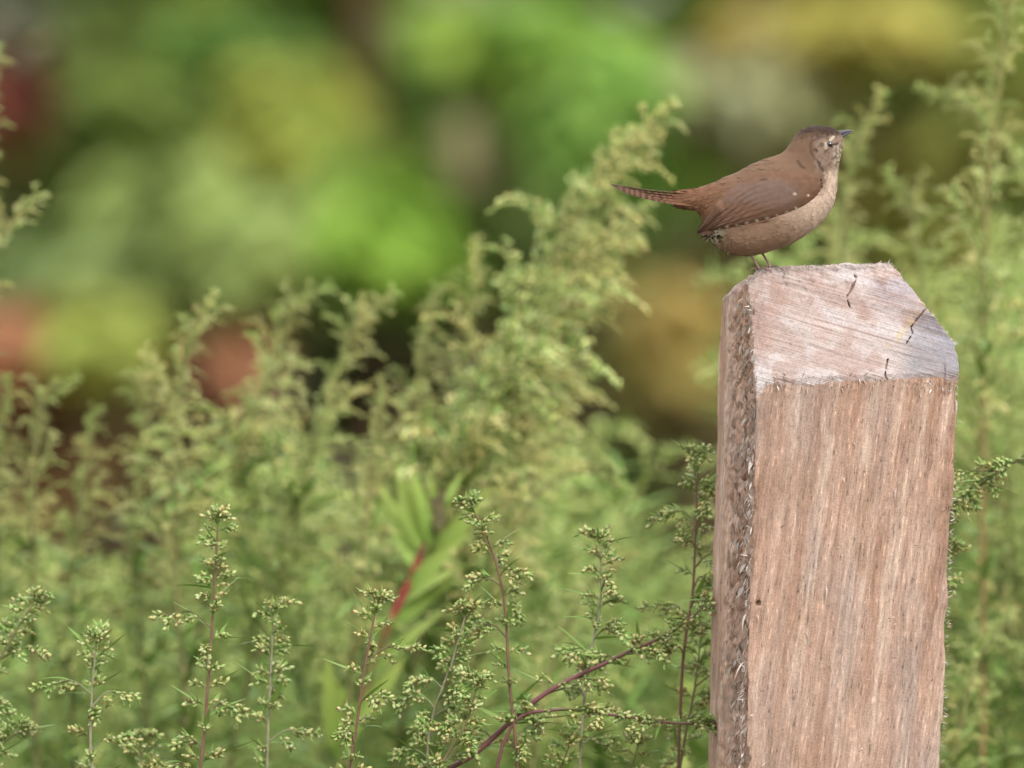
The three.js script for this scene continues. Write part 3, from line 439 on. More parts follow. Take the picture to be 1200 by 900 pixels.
{
  // the visible upper part as a fine mesh, split into the sawn top and the shaft
  const yl = HT0 - 0.31, ym = HT0 - 0.066, out = { shaft: [[], [], [], []], top: [[], [], [], []] };
  const patch = (x, yt) => step(0.40, 0.62, fbm(x * 60 + 4, yt * 60, 2, 3)) ;
  function tint(x, y, z, nx, ny, nz, top) {
    const yt = y - crestY(x), f = fbm(x * 80, y * 80, z * 80, 3);
    if (top) {
      let c = mixC([1, 0.99, 0.99], [0.97, 0.88, 0.84], patch(x, yt));
      const grey = step(0.018, 0.032, x - yt * 0.25 - 0.012) * step(-0.018, -0.027, yt) * step(-0.064, -0.05, yt); c = mixC(c, [0.5, 0.55, 0.64], grey * (0.5 + 0.7 * f));
      const dark = step(-0.004, 0.018, x) * step(-0.036, -0.012, yt) * step(0.36, 0.58, f); c = mixC(c, [0.66, 0.64, 0.7], 0.8 * dark);
      const yl = Math.abs(x - 0.036 - (yt + 0.022) * 1.0); c = mixC(c, [0.98, 0.9, 0.62], 0.75 * step(0.005, 0.001, yl) * step(0.38, 0.62, fbm(x * 400, yt * 400, 3, 2)) * step(-0.045, -0.035, yt));
      return c;
    }
    let c = mixC([1, 1, 1], [0.9, 0.84, 0.8], f);
    c = mixC(c, [0.8, 0.84, 0.9], 0.8 * step(0.46, 0.66, fbm(x * 30 + 3, y * 14, z * 30, 3)));
    return c;
  }
  for (const g of [surfaceNets(postSdf, [-0.0563, yl, -0.0563], [0.0563, ym + 0.001, 0.0563], 0.0009), surfaceNets(postSdf, [-0.0563, ym, -0.0563], [0.0563, HT0 + 0.008, 0.0563], 0.0005)]) {
  const P = g.attributes.position, N = g.attributes.normal, I = g.index.array;
  for (let t = 0; t < I.length; t += 3) {
    let x = 0, y = 0, z = 0, nx = 0, ny = 0, nz = 0; for (let k = 0; k < 3; k++) { const v = I[t + k]; x += P.getX(v) / 3; y += P.getY(v) / 3; z += P.getZ(v) / 3; nx += N.getX(v); ny += N.getY(v); nz += N.getZ(v); }
    const l = Math.hypot(nx, ny, nz) || 1; nx /= l; ny /= l; nz /= l;
    const yt = y - crestY(x), bev = (0.055 * (z - ZC) + 0.029 * yt) / 0.0622, top = Math.max(bev, yt + 0.16 * (ZC - z), (0.039 * (x - (PH - 0.031)) + 0.031 * (y - crestY(PH - 0.031))) / 0.0498) > -0.0016, o = top ? out.top : out.shaft;
    for (let k = 0; k < 3; k++) {
      const v = I[t + k], vx = P.getX(v), vy = P.getY(v), vz = P.getZ(v);
      o[0].push(vx, vy, vz); o[1].push(N.getX(v), N.getY(v), N.getZ(v)); o[2].push(...tint(vx, vy, vz, N.getX(v), N.getY(v), N.getZ(v), top));
      if (top) o[3].push((vx + 0.06) / 0.12, (vy - HT0 + 0.07 + (bev > -0.003 ? 0 : (ZC - vz))) / 0.12); else if (Math.abs(nz) > Math.abs(nx)) o[3].push((vx + 0.06) / 0.12, (vy - yl) / 0.32); else o[3].push((vz + 0.06) / 0.12 + 0.37, (vy - yl) / 0.32 + 0.21);
    }
  }
  }
  const geo = (o) => { const q = new THREE.BufferGeometry(); q.setAttribute('position', new THREE.Float32BufferAttribute(o[0], 3)); q.setAttribute('normal', new THREE.Float32BufferAttribute(o[1], 3)); q.setAttribute('color', new THREE.Float32BufferAttribute(o[2], 3)); q.setAttribute('uv', new THREE.Float32BufferAttribute(o[3], 2)); return q; };
  const tex = (w, h, fn, srgb) => { const d = new Uint8Array(w * h * 4); for (let j = 0; j < h; j++) for (let i = 0; i < w; i++) { const c = fn(i / w, j / h), o = (j * w + i) * 4; for (let k = 0; k < 3; k++) d[o + k] = clamp(c[k], 0, 255); d[o + 3] = 255; } const t = new THREE.DataTexture(d, w, h); if (srgb) t.colorSpace = THREE.SRGBColorSpace; t.wrapS = t.wrapT = THREE.MirroredRepeatWrapping; t.magFilter = THREE.LinearFilter; t.minFilter = THREE.LinearMipmapLinearFilter; t.generateMipmaps = true; t.needsUpdate = true; return t; };
  const grain = (u, v) => { const x = u * 0.12, y = v * 0.32, s = x - y * 0.10; const wv = (fbm(x * 140, y * 60, 7, 3) - 0.5); return [fbm(s * 170 + wv * 0.7, y * 7, 1, 4), noise(s * 900 + wv * 1.5, y * 60, 2), noise(s * 2200 + wv * 2.5, y * 300, 3), fbm(x * 60, y * 30, 4, 4), noise(x * 1500, y * 1500, 5)]; };
  const woodMap = tex(1024, 2048, (u, v) => {
    const [a, b, c, e, n] = grain(u, v); let k = [165, 139, 126];
    const st = step(0.5, 0.72, a), pale = step(0.5, 0.3, a), bl = step(0.48, 0.7, e);
    k = k.map((q, i) => mix(q, [134, 103, 86][i], 0.55 * st)); k = k.map((q, i) => mix(q, [182, 165, 154][i], 0.6 * pale * (0.4 + b))); k = k.map((q, i) => mix(q, [152, 125, 110][i], 0.6 * bl));
    const f = 0.76 + 0.16 * b + 0.18 * c + 0.1 * n + (c > 0.86 && b > 0.5 ? 0.12 : 0) - (c < 0.12 && b < 0.45 ? 0.18 : 0); return k.map((q) => q * f);
  }, true);
  const woodBump = tex(1024, 2048, (u, v) => { const [a, b, c, e, n] = grain(u, v), q = 255 * (0.3 * a + 0.3 * b + 0.25 * c + 0.15 * n); return [q, q, q]; });
  const endF = (u, v) => { const x = u * 0.12, y = v * 0.12, s = y + x * 0.26; return [fbm(s * 800, x * 60, 1, 4), noise(s * 1700, x * 40, 2), fbm(x * 90, y * 90, 3, 4), noise(x * 1600, y * 1600, 4), fbm(s * 160, x * 12, 8, 3)]; };
  const endMap = tex(1024, 1024, (u, v) => { const [a, b, e, n, w] = endF(u, v); let k = [164, 154, 154]; k = k.map((q, i) => mix(q, [138, 120, 114][i], 0.55 * step(0.5, 0.75, a))); k = k.map((q, i) => mix(q, [178, 172, 176][i], 0.6 * step(0.5, 0.34, w))); k = k.map((q, i) => mix(q, [148, 129, 124][i], 0.75 * step(0.46, 0.62, e))); const f = 0.86 + 0.13 * b + 0.12 * n; return k.map((q) => q * f); }, true);
  const endBump = tex(1024, 1024, (u, v) => { const [a, b, e, n] = endF(u, v), q = 255 * (0.35 * a + 0.35 * b + 0.3 * n); return [q, q, q]; });
  const shaftMat = new THREE.MeshStandardMaterial({ map: woodMap, bumpMap: woodBump, bumpScale: 0.0008, roughness: 0.92, vertexColors: true }), topMat = new THREE.MeshStandardMaterial({ map: endMap, bumpMap: endBump, bumpScale: 0.0007, roughness: 0.95, vertexColors: true });
  part('shaft', geo(out.shaft), shaftMat, postGroup);
  tag(part('sawn_top', geo(out.top), topMat, postGroup), 'pale sawn bevel with cracks and saw marks');
  const lowH = yl + 0.01, lb = new THREE.BoxGeometry(2 * PH - 0.006, lowH, 2 * PH - 0.006, 1, 4, 1).translate(0, lowH / 2, 0); lb.setAttribute('color', new THREE.Float32BufferAttribute(new Float32Array(lb.attributes.position.count * 3).fill(0.9), 3)); part('shaft_foot', lb, shaftMat, postGroup);
  // torn fibres along the edges and splinters on the left face
  const R = rng(31), fib = new MB(), hair = leafForm(0.16, 0.15, 0.3, 3, [1, 1, 1], [1, 1, 1], 0.5);
  const put = (p, dir, l, c) => fib.add(hair, frame(p, dir, V(l, l, l * rnd(R, 0.5, 1.3)), R() * 6), mul(c, rnd(R, 0.8, 1.1)));
  const pale = C(236, 226, 224, 0.55), tan = C(208, 176, 158, 0.5);
  const yf = (x) => crestY(x);
  for (let i = 0; i < 2600; i++) { const x = rnd(R, -PH, PH - 0.030); put(V(x, yf(x) - 0.001 + rnd(R, -0.0015, 0.0005), ZC + rnd(R, -0.006, 0.002)), V(rnd(R, -0.9, 0.9), rnd(R, 0.2, 1), rnd(R, -0.2, 0.8)), rnd(R, 0.0008, 0.0022), pale); }
  for (let i = 0; i < 900; i++) { const s = R(), x = mix(PH - 0.031, PH, s), y = mix(crestY(PH - 0.031), crestY(PH - 0.031) - 0.039, s); const zf = Math.max(-PH, ZC + (crestY(x) - y) * 0.029 / 0.055); put(V(x - 0.0006, y - 0.0006, zf - Math.abs(R() + R() - 1) * 0.03), V(rnd(R, 0.1, 1), rnd(R, 0, 1), rnd(R, -0.6, 0.6)), rnd(R, 0.001, 0.003), pale); }
  for (let i = 0; i < 750; i++) { const y = HT0 - rnd(R, 0.016, 0.3), z = Math.min(PH, y > HT0 - 0.055 ? ZC + (HT0 - y) * 0.53 : PH); put(V(-PH + 0.0012 * R(), y, z - R() * R() * 0.035), V(-0.25, rnd(R, -1.4, 0.5), rnd(R, -0.3, 0.6)), rnd(R, 0.002, 0.005), R() < 0.3 ? pale : C(190, 172, 162, 0.4)); }
  for (let i = 0; i < 500; i++) { const y = HT0 - rnd(R, 0.045, 0.3); put(V(PH - 0.001, y, PH - 0.001 - R() * R() * 0.02), V(0.8, rnd(R, -1, 0.8), rnd(R, -0.2, 0.6)), rnd(R, 0.0012, 0.0035), R() < 0.5 ? pale : tan); }
  for (let i = 0; i < 550; i++) { const x = rnd(R, -PH, PH), y = HT0 - 0.055 - (R() < 0.35 ? rnd(R, -0.001, 0.006) : rnd(R, 0, 0.24)); put(V(x, y, PH - 0.0004), V(rnd(R, -0.5, 0.5), rnd(R, -1, 0.7), 0.35), rnd(R, 0.0015, 0.004), R() < 0.25 ? pale : tan); }
  const flake = leafForm(0.5, 0.2, 0.1, 3, [1, 1, 1], [0.9, 0.85, 0.8], 0.8);
  for (let i = 0; i < 260; i++) { const y = HT0 - rnd(R, 0.02, 0.3), z0 = Math.min(PH - 0.002, y > HT0 - 0.055 ? ZC + (HT0 - y) * 0.53 - 0.003 : PH - 0.002); fib.add(flake, frame(V(-PH + 0.0022 * R(), y, z0 - R() * 0.042), V(-0.3, rnd(R, -1, -0.3), rnd(R, -0.3, 0.5)), rnd(R, 0.003, 0.0065), rnd(R, -0.5, 0.5), V(-1, 0.2, 0.3)), mul(R() < 0.35 ? C(206, 196, 192, 0.5) : C(168, 146, 134, 0.5), rnd(R, 0.8, 1.1))); }
  part('wood_fibre', fib.geo(), new THREE.MeshStandardMaterial({ vertexColors: true, roughness: 0.9, side: THREE.DoubleSide }), postGroup, 'stuff');
  const spl = [leafForm(0.16, 0.25, 0.4, 5, pale, pale, 0.5), leafForm(0.12, 0.5, 0.4, 5, pale, tan, 0.5)].map(formGeo), smat = new THREE.MeshStandardMaterial({ vertexColors: true, roughness: 0.9, side: THREE.DoubleSide });
  for (const [x, dy, z, dx, dyy, dz, l] of [[-PH, -0.075, PH - 0.004, -0.2, 0.9, 0.5, 0.009], [-PH, -0.098, PH - 0.005, -0.3, -0.9, 0.5, 0.008], [-PH, -0.113, PH - 0.006, -0.1, 0.9, 0.4, 0.012], [-PH, -0.142, PH - 0.004, -0.3, 0.9, 0.6, 0.008], [-PH, -0.175, PH - 0.004, -0.5, -0.8, 0.5, 0.010], [-PH, -0.199, PH - 0.003, -0.8, -0.5, 0.6, 0.011], [-PH, -0.024, ZC + 0.012, -0.3, 0.8, 0.4, 0.009], [PH, -0.065, PH - 0.004, 0.1, -0.9, 0.4, 0.011], [PH - 0.006, -0.062, PH, 0.2, 0.9, 0.5, 0.008], [PH, -0.075, PH - 0.003, 0.9, -0.3, 0.4, 0.006], [PH - 0.032, -0.0005, ZC, 0.1, 1, 0.2, 0.005], [PH - 0.026, -0.006, ZC, 0.2, 1, 0.2, 0.005], [PH - 0.021, -0.063, PH, -0.3, 0.9, 0.5, 0.006], [-0.012, -0.16, PH, 0.15, -0.9, 0.25, 0.009], [-0.02, -0.19, PH, -0.2, 0.9, 0.25, 0.008], [0.022, -0.11, PH, -0.2, -0.9, 0.25, 0.009], [PH, -0.255, PH - 0.004, 0.7, -0.5, 0.4, 0.006]]) { const m = part('splinter', spl[l > 0.0085 ? 1 : 0], smat, postGroup); m.applyMatrix4(frame(V(x, HT0 + dy, z), V(dx, dyy, dz), l)); }
}

// ---------------------------------------------------------------- the bird (in units of photograph pixels, scaled to metres)
{
  const k = D / S, org = at(893, 312.5, D - 0.0125), bird = thing('wren', 'small brown wren standing on the post, looking right', 'bird', org);
  bird.scale.setScalar(1);
  const Q = (px, py, z = 0) => V((px - 893) * k, (314 - py) * k, z * k);
  const smin = (a, b, r) => { const h = clamp(0.5 + 0.5 * (b - a) / r); return mix(b, a, h) - r * h * (1 - h); };
  const ell = (x, y, z, cx0, cy0, a, b, c, ang) => { const dx = x - cx0, dy = y - cy0, co = Math.cos(ang), si = Math.sin(ang), u = dx * co + dy * si, v = -dx * si + dy * co, q = Math.hypot(u / a, v / b, z / c), w = Math.hypot(u / (a * a), v / (b * b), z / (c * c)); return q < 1e-6 ? -b : q * (q - 1) / w; };
  const cap = (x, y, z, ax, ay, bx, by, ra, rb) => { const dx = bx - ax, dy = by - ay, t = clamp(((x - ax) * dx + (y - ay) * dy) / (dx * dx + dy * dy)); return Math.hypot(x - ax - dx * t, y - ay - dy * t, z) - mix(ra, rb, t); };
  function sdf(x, y, z) {                                  // x, y as in the photograph (y down), z towards the camera
    let d = ell(x, y, z, 905, 240, 80, 52, 47, -0.43);
    d = smin(d, ell(x, y, z, 868, 262, 34, 33, 34, 0), 22);
    d = smin(d, ell(x, y, z, 955, 180, 30, 31, 27, 0), 20);
    d = smin(d, ell(x, y, z, 972, 166, 15, 13, 13, -0.1), 12);
    d = smin(d, cap(x, y, z, 852, 234, 802, 236, 22, 10), 16);
    return d + (noise(x / 5, y / 5, z / 5 + 40) - 0.5) * 0.5;
  }
  // plumage colour by place
  const crown = C(70, 54, 46, 0.8), back = C(128, 101, 83, 0.84), rump = C(134, 98, 76, 0.82), breast = C(214, 190, 174, 1), belly = C(172, 142, 122, 0.86), face = C(152, 130, 116, 0.85), vent = C(205, 196, 172, 0.8), BLK = C(40, 32, 32, 0.8), pale = C(225, 212, 192, 0.9);
  const line = (x, y, pts, w) => { let m = 1e9; for (let i = 0; i + 1 < pts.length; i++) m = Math.min(m, segD(x, y, pts[i], pts[i + 1])); return step(w, w * 0.35, m); };
  const dot = (x, y, cx0, cy0, rx, ry) => step(1.15, 0.6, Math.hypot((x - cx0) / rx, (y - cy0) / ry));
  function plumage(x, y, z) {
    const n = noise(x / 3, y / 3, z / 3 + 60), n2 = noise(x / 9, y / 9, z / 9 + 60);
    // the border between brown upper side and pale under side
    const under = step(-6, 16, (x - 905) * 0.43 + (y - 246) * 0.9 + (n2 - 0.5) * 10) ;
    let c = mixC(mixC(rump, back, step(820, 880, x + (n2 - 0.5) * 20)), mixC(belly, breast, step(900, 970, x + (262 - y) * 0.35 + (n2 - 0.5) * 12)), under);
    c = mixC(c, back, 0.0);
    // throat and breast front
    c = mixC(c, breast, step(962, 974, x + (n - 0.5) * 4) * step(190, 204, y));
    if (y < 214 && x > 905) {
      const hd = step(212, 196, y + (x - 950) * 0.1 + (n - 0.5) * 8);
      let h = mixC(back, crown, step(170, 152, y - (x - 950) * 0.08 + (n - 0.5) * 6));
      h = mixC(h, face, step(948, 960, x + (n - 0.5) * 5) * step(159, 167, y + (x - 960) * 0.1 + (n - 0.5) * 3) * 0.95);
      h = mixC(h, pale, step(972, 980, x) * step(166, 174, y) * 0.6 * step(0.3, 0.6, noise(x / 1.8, y / 1.8, 3)));
      h = mixC(h, BLK, 0.45 * step(0.55, 0.85, noise(x / 2, y / 1.3, 9)) * step(945, 960, x));
      
      h = mixC(h, BLK, 0.4 * line(x, y, [[950, 168], [956, 164], [963, 162], [969, 164]], 2.0));
      h = mixC(h, BLK, 0.35 * line(x, y, [[949, 170], [950, 180], [954, 188]], 2.6));
      h = mixC(h, BLK, 0.7 * line(x, y, [[953, 176], [957, 178]], 1.6));
      h = mixC(h, pale, 0.65 * line(x, y, [[972, 166], [976, 162]], 2.2));
      h = mixC(h, pale, 0.45 * line(x, y, [[966.5, 169], [967.5, 175]], 2.0));
      h = mixC(h, BLK, 0.55 * dot(x, y, 962, 171, 3.4, 3));
      h = mixC(h, BLK, 0.8 * line(x, y, [[972, 172], [980, 170]], 2.2));
      h = mixC(h, BLK, 0.6 * line(x, y, [[970, 176], [966, 180]], 1.6));
      h = mixC(h, BLK, 0.7 * line(x, y, [[958, 190], [961, 198], [967, 203], [974, 208]], 2.6));
      h = mixC(h, BLK, 0.5 * line(x, y, [[934, 190], [938, 196], [942, 198]], 2.4));
      h = mixC(h, BLK, 0.5 * step(0.6, 0.8, noise(x / 6, y / 1.2, 5)) * step(163, 155, y));
      c = mixC(c, h, hd);
    }
    c = mixC(c, BLK, 0.9 * dot(x, y, 961.5, 217, 2.2, 6));
    // barred vent
    const vt = dot(x, y, 826, 276, 26, 16) * (y > 262 ? 1 : 0.3);
    c = mixC(c, mixC(vent, BLK, step(0.45, 0.7, noise(x / 4, y / 3, z / 5 + 2))), vt);
    return mul(c, 0.68 * (0.95 + 0.1 * n));
  }
  const toPx = (p) => [p.x / k + 893, 314 - p.y / k, p.z / k];
  const g = surfaceNets((x, y, z) => sdf(x / k + 893, 314 - y / k, z / k) * k, [-100 * k, -5 * k, -56 * k], [105 * k, 178 * k, 56 * k], 0.0006);
  { const P = g.attributes.position, col = new Float32Array(P.count * 3), p = V(); for (let i = 0; i < P.count; i++) { p.fromBufferAttribute(P, i); col.set(plumage(...toPx(p)), i * 3); } g.setAttribute('color', new THREE.BufferAttribute(col, 3)); }
  const feather = new THREE.MeshPhysicalMaterial({ vertexColors: true, roughness: 0.85, side: THREE.DoubleSide, specularIntensity: 0.3, sheen: 0.15, sheenRoughness: 0.6, sheenColor: new THREE.Color(0.9, 0.85, 0.8) });
  part('body', g, feather, bird);
  // small contour feathers laid over the body
  const R = rng(8), cf = new MB(), tip = leafForm(0.55, 0.01, 0.03, 3, [1, 1, 1], [1, 1, 1], 1.2), P = g.attributes.position, N = g.attributes.normal, flow = V(-0.9, -0.42, 0);
  for (let i = 0; i < 12000; i++) {
    const v = Math.floor(R() * P.count), p = V().fromBufferAttribute(P, v), n = V().fromBufferAttribute(N, v), [x, y, z] = toPx(p);
    if (x > 976 && y < 172) continue;
    const head = step(210, 180, y) * step(915, 940, x), f = flow.clone().add(V(rnd(R, -0.25, 0.25), rnd(R, -0.25, 0.25), rnd(R, -0.2, 0.2))); if (head > 0.5) f.set(-0.8, -0.5 - rnd(R, 0, 0.4), rnd(R, -0.3, 0.3));
    f.addScaledVector(n, -f.dot(n)).normalize().addScaledVector(n, 0.022);
    const l = mix(rnd(R, 0.003, 0.0045), rnd(R, 0.0014, 0.0024), head), q = p.clone().addScaledVector(n, -0.00012), e = toPx(p.clone().addScaledVector(f, l * 0.6)), c = mul(plumage(e[0], e[1], e[2]), rnd(R, 0.94, 1.05));
    cf.add(tip, frame(q, f, V(l, l, l * rnd(R, 0.7, 1)), 0, n), c);
  }
  part('contour_feather', cf.geo(), feather, bird, 'stuff');
  // loose down under the tail and on the belly edge
  const dn = new MB(), wisp = leafForm(0.12, 0.3, 0.1, 3, [1, 1, 1], [1, 1, 1], 0.6);
  for (let i = 0; i < 700; i++) { const v = Math.floor(R() * P.count), p = V().fromBufferAttribute(P, v), n = V().fromBufferAttribute(N, v), [x, y, z] = toPx(p); if (y < 258 || x > 858) continue; dn.add(wisp, frame(p, flow.clone().add(n).add(V(rnd(R, -0.4, 0.4), rnd(R, -0.4, 0.4), 0)), rnd(R, 0.002, 0.004)), mul(plumage(x, y, z), 0.9)); }
  for (let i = 0; i < 3000; i++) { const v = Math.floor(R() * P.count), p = V().fromBufferAttribute(P, v), n = V().fromBufferAttribute(N, v), [x, y, z] = toPx(p); if (n.y > -0.1 || y < 230 || Math.abs(n.z) > 0.85) continue; const f = flow.clone().add(V(rnd(R, -0.4, 0.4), rnd(R, -0.5, 0.2), rnd(R, -0.3, 0.3))); f.addScaledVector(n, -f.dot(n)).normalize().addScaledVector(n, 0.18); dn.add(wisp, frame(p, f, rnd(R, 0.0018, 0.0034), 0, n), plumage(x, y, z)); }
  const uc = leafForm(0.4, 0.15, 0.1, 4, [1, 1, 1], [1, 1, 1], 1.1);
  for (let i = 0; i < 60; i++) { const x = rnd(R, 830, 862), y = mix(268, 293, (x - 830) / 32 * 0.75 + R() * 0.25), z = rnd(R, -14, 16); dn.add(uc, frame(Q(x, y, z), V(-0.8, -0.55 + rnd(R, -0.35, 0.35), rnd(R, -0.2, 0.2)), V(rnd(R, 0.0035, 0.006), 0.004, 0.0026), rnd(R, -0.4, 0.4), V(0, 0.2, 1)), mul(R() < 0.35 ? mixC(BLK, belly, 0.3) : mixC(vent, belly, R() * 0.7), 0.62 * rnd(R, 0.8, 1.1))); }
  part('down', dn.geo(), feather, bird, 'stuff');
  // wings: an upper shell of coverts, then folded flight feathers
  const surfZ = (x, y) => { let a = 0, b = 60; if (sdf(x, y, 0) > 0) return 0; for (let i = 0; i < 24; i++) { const m = (a + b) / 2; if (sdf(x, y, m) < 0) a = m; else b = m; } return a; };
  const up = new THREE.CatmullRomCurve3([[961, 212], [950, 203], [925, 200], [895, 202], [866, 214], [842, 236], [828, 256], [817, 273]].map(([x, y]) => V(x, y, 0))), lo = new THREE.CatmullRomCurve3([[961, 214], [960, 226], [944, 241], [920, 252], [893, 260], [866, 266], [840, 271], [817, 274]].map(([x, y]) => V(x, y, 0)));
  const wc1 = C(126, 95, 78, 0.82), wc2 = C(122, 91, 74, 0.84), wgrey = C(130, 116, 112, 0.8), wdark = C(78, 58, 52, 0.8);
  function wingColor(x, y, u, v) {
    const n = noise(x / 3, y / 3, 71), n2 = fbm(x / 14, y / 14, 72, 3); let c = mixC(wc1, wc2, step(0.4, 0.75, v + (n2 - 0.5)));
    c = mixC(c, wgrey, 0.45 * dot(x, y, 905, 228, 36, 20) * (0.5 + n2)); c = mixC(c, wgrey, 0.3 * dot(x, y, 862, 226, 22, 16));
    const bars = Math.sin((x * 0.8 + y * 0.9) * 0.85 + n2 * 4); c = mixC(c, wdark, 0.7 * step(0.2, 0.9, bars) * step(0.45, 0.75, u) * step(0.12, 0.3, v));
    c = mixC(c, wdark, 0.6 * step(0.85, 1, u));
    const sp = line(x, y, [[876, 204], [882, 202]], 2.6); c = mixC(c, pale, sp); c = mixC(c, BLK, 0.7 * line(x, y, [[872, 206], [876, 207]], 2)); c = mixC(c, BLK, 0.5 * line(x, y, [[890, 212], [897, 211]], 1.8));
    for (const [a, b] of [[946, 230], [930, 228], [939, 245]]) c = mixC(c, pale, 0.9 * dot(x, y, a, b, 1.7, 1.7));
    for (let i = 0; i < 8; i++) { const s = 0.36 + i * 0.062, q = lo.getPoint(s); c = mixC(c, pale, (0.3 + 0.5 * noise(i * 3.7, 8)) * dot(x, y, q.x, q.y - 2.4, 1.9, 1.9)); }
    return mul(c, 0.68 * (0.88 + 0.24 * n));
  }
  for (const side of [1, -1]) {
    const m = new MB(), nu = 90, nv = 40, grid = [];
    for (let i = 0; i <= nu; i++) for (let j = 0; j <= nv; j++) {
      const u = i / nu, v = j / nv, q = up.getPoint(u).lerp(lo.getPoint(u), v), e = Math.min(v, 1 - v) * 2, edge = Math.sqrt(clamp(Math.min(e * 2.2, u * 9, (1 - u) * 8 + 0.15)));
      const fe = u > 0.35 ? (((v * 9 + u * 1.2) % 1) - 0.5) * 0.9 * step(0.35, 0.6, u) : (noise(q.x / 4, q.y / 4, 33) - 0.5) * 0.8;
      const sag = step(0.72, 1, u) * 6, z = Math.max(surfZ(q.x, q.y), mix(surfZ(850, 250), 14, step(0.7, 1, u)) * step(0.6, 0.75, u)) - 1.2 + 4.4 * edge + fe * edge + sag * 0;
      grid.push(Q(q.x, q.y, side * z)); m.vert(grid[grid.length - 1], Z, wingColor(q.x, q.y, u, v));
    }
    for (let i = 0; i < nu; i++) for (let j = 0; j < nv; j++) { const a = i * (nv + 1) + j, b = a + nv + 1; side > 0 ? m.i.push(a, a + 1, b, a + 1, b + 1, b) : m.i.push(a, b, a + 1, a + 1, b, b + 1); }
    const wg = m.geo(); wg.computeVertexNormals(); const wing = part('wing', wg, feather, bird);
    const fl = leafForm(0.09, 0.0, 0.3, 8, C(118, 80, 62, 0.8), C(72, 54, 48, 0.8), 1.1), fg = formGeo(fl);
    for (let i = 0; i < 6; i++) { const a = lo.getPoint(0.52 + i * 0.02), b = V(816 + i * 4.5, 276 - i * 0.2, 0), za = surfZ(a.x, a.y) + 2.5 - i * 0.25, zb = Math.max(14, surfZ(b.x, b.y)) + 1.5 - i * 0.3, p0 = Q(a.x, a.y + 0.5, side * za), p1 = Q(b.x, b.y, side * zb); const f = part('flight_feather', fg, feather, wing); f.applyMatrix4(frame(p0, p1.clone().sub(p0), p0.distanceTo(p1), 0, V(0, 0.2, side))); }
  }
  // tail: ten barred feathers, nearly closed
  for (let i = 0; i < 10; i++) {
    const s = i / 9 - 0.5, q0 = Math.abs(s) * 2, sg = Math.sign(s), f = new MB(), n = 48;
    for (let q = 0; q <= n; q++) {
      const t = q / n, x = mix(815, 713 + q0 * 12, t), y = mix(226.5 + q0 * 13, 217 + q0 * 5, t) + mix(1.5, 3.5, q0) * Math.sin(Math.PI * t), z = sg * q0 * mix(8, 9, t), w = mix(4.2, 3.6, t) * (t > 0.94 ? Math.sqrt(Math.max(0.02, (1 - t) / 0.06)) : 1);
      const bar = step(-0.2, 0.6, Math.sin(t * 84 + q0 * 4 + noise(t * 9, i) * 2)), c = mixC(mixC(C(146, 104, 80, 0.8), C(118, 90, 76, 0.8), t), C(50, 38, 34, 0.8), 0.75 * bar * step(0.15, 0.5, t));
      for (const e of [-1, 0, 1]) f.vert(Q(x, y + e * sg * w * 0.9 * q0 - (e ? 0 : 0.5), z + e * w * (1.1 - 0.5 * q0)), V(0, 1, 0), mul(c, 0.68 * (e ? 0.85 : 1.1)));
    }
    for (let q = 0; q < n; q++) for (const e of [0, 1]) { const u = q * 3 + e; f.i.push(u, u + 1, u + 3, u + 1, u + 4, u + 3); }
    const fg = f.geo(); fg.computeVertexNormals(); part('tail_feather', fg, feather, bird);
  }
  { const cov = new MB(), cl = leafForm(0.35, 0.05, 0.15, 5, [1, 1, 1], [0.9, 0.85, 0.8], 1.1);   // coverts over the root of the tail
    for (let i = 0; i < 160; i++) { const x = rnd(R, 806, 850), a = rnd(R, -2.2, 2.2), r = mix(7, 19, Math.pow((x - 800) / 50, 1.1)), y = mix(233, 236, (x - 800) / 50) - Math.cos(a) * r * 0.9, z = Math.sin(a) * r * 0.9; cov.add(cl, frame(Q(x, y, z), V(-1, 0.12 + (y - 235) * 0.006, 0), V(0.0085, 0.0085, 0.006), 0, V(0, Math.cos(a), Math.sin(a))), mul(Math.cos(a) < -0.1 ? mixC(C(190, 170, 140, 0.8), BLK, R() < 0.4 ? 0.8 : 0.1) : rump, 0.68 * rnd(R, 0.85, 1.12))); }
    part('tail_covert', cov.geo(), feather, bird, 'stuff'); }
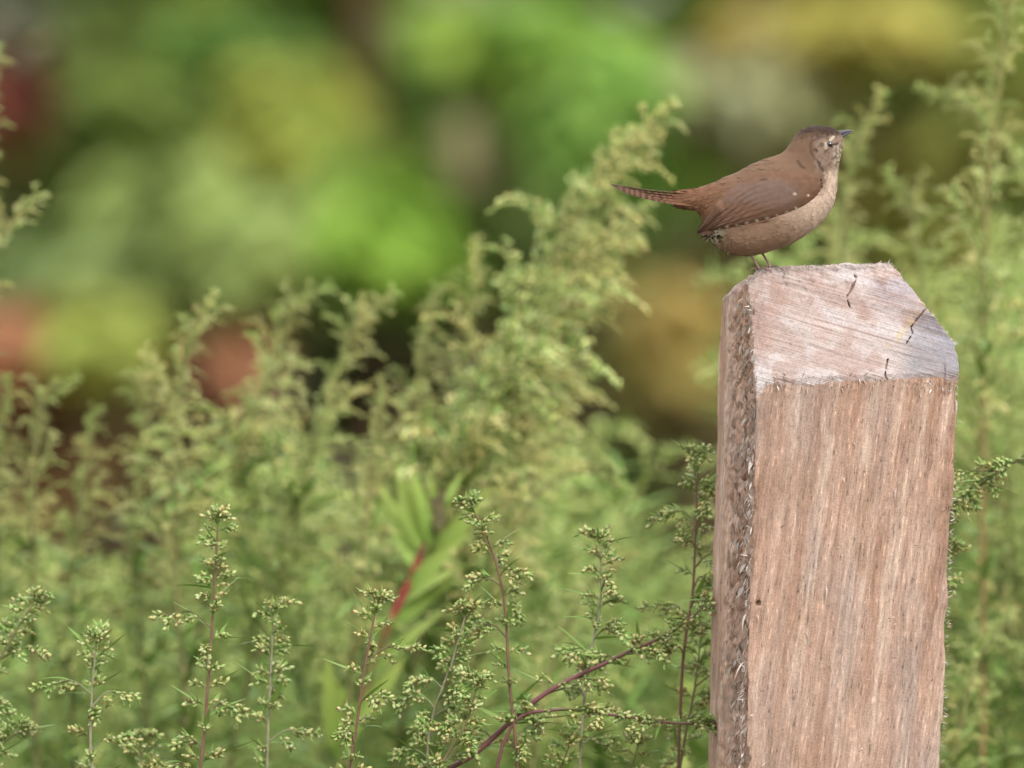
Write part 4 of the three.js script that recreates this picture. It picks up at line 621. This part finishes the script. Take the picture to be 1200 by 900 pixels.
  // bill
  { const horn = new THREE.MeshStandardMaterial({ vertexColors: true, roughness: 0.4 }), bc = C(92, 92, 104, 0.8), bd = C(52, 50, 58, 0.8);
    for (const [nm, y0, y1, r] of [['upper_bill', 158.5, 155.2, 4.9], ['lower_bill', 162, 156.6, 3.9]]) { const b = new MB(); b.tube(curve([Q(976, y0 + 1.2), Q(985, y0 - 0.4), Q(993, (y0 + y1) / 2 - 1.2), Q(999, y1)], 14), (t) => k * Math.max(0.25, r * (1 - t * 0.93)), 12, (t) => mixC(nm === 'upper_bill' ? bd : bc, bc, t)); part(nm, b.geo(), horn, bird); } }
  // eyes
  for (const s of [1, -1]) { const q = [971.5, 170.5]; const z = surfZ(q[0], q[1]); const e = new THREE.SphereGeometry(3.9 * k, 20, 14); const m = part('eye', e, new THREE.MeshPhysicalMaterial({ color: new THREE.Color().setRGB(0.012, 0.009, 0.008), roughness: 0.12, clearcoat: 1 }), bird); m.position.copy(Q(q[0], q[1], s * (z - 1.4))); }
  // legs and feet, on the crest of the post
  const skin = C(140, 112, 104, 0.8), lm = new THREE.MeshStandardMaterial({ vertexColors: true, roughness: 0.55 });
  for (const [x0, y0, z0, x1, y1, z1] of [[874, 294, 10, 889.5, 316.3, 2], [889, 294, -9, 903, 314.2, -4]]) {
    const l = new MB(), toe = (pts, r = 1.1) => l.tube(curve(pts.map((p) => Q(...p)), 10), (t) => k * r * (1 - 0.6 * t), 7, () => mul(skin, 0.9));
    l.tube(curve([Q(x0, y0 - 8, z0), Q(x0 + 2, y0, z0), Q((x0 + x1) / 2 + 1, (y0 + y1) / 2, (z0 + z1) / 2), Q(x1, y1, z1)], 16), (t) => k * (2.2 - 0.8 * Math.min(1, t * 2)), 9, (t) => mul(skin, 0.9 + 0.2 * noise(t * 30, 2)));
    for (const a of [-0.5, 0, 0.5]) toe([[x1, y1, z1], [x1 + 6 * Math.cos(a), y1 - 1, z1 + 6 * Math.sin(a)], [x1 + 12 * Math.cos(a), y1 + 1, z1 + 12 * Math.sin(a)], [x1 + 15 * Math.cos(a), y1 + 4, z1 + 15 * Math.sin(a)]]);
    toe([[x1, y1, z1], [x1 - 6, y1 - 0.5, z1 - 1], [x1 - 11, y1 + 4, z1 - 1]]); part('leg', l.geo(), lm, bird);
  }
}
renderer.render(scene, camera);
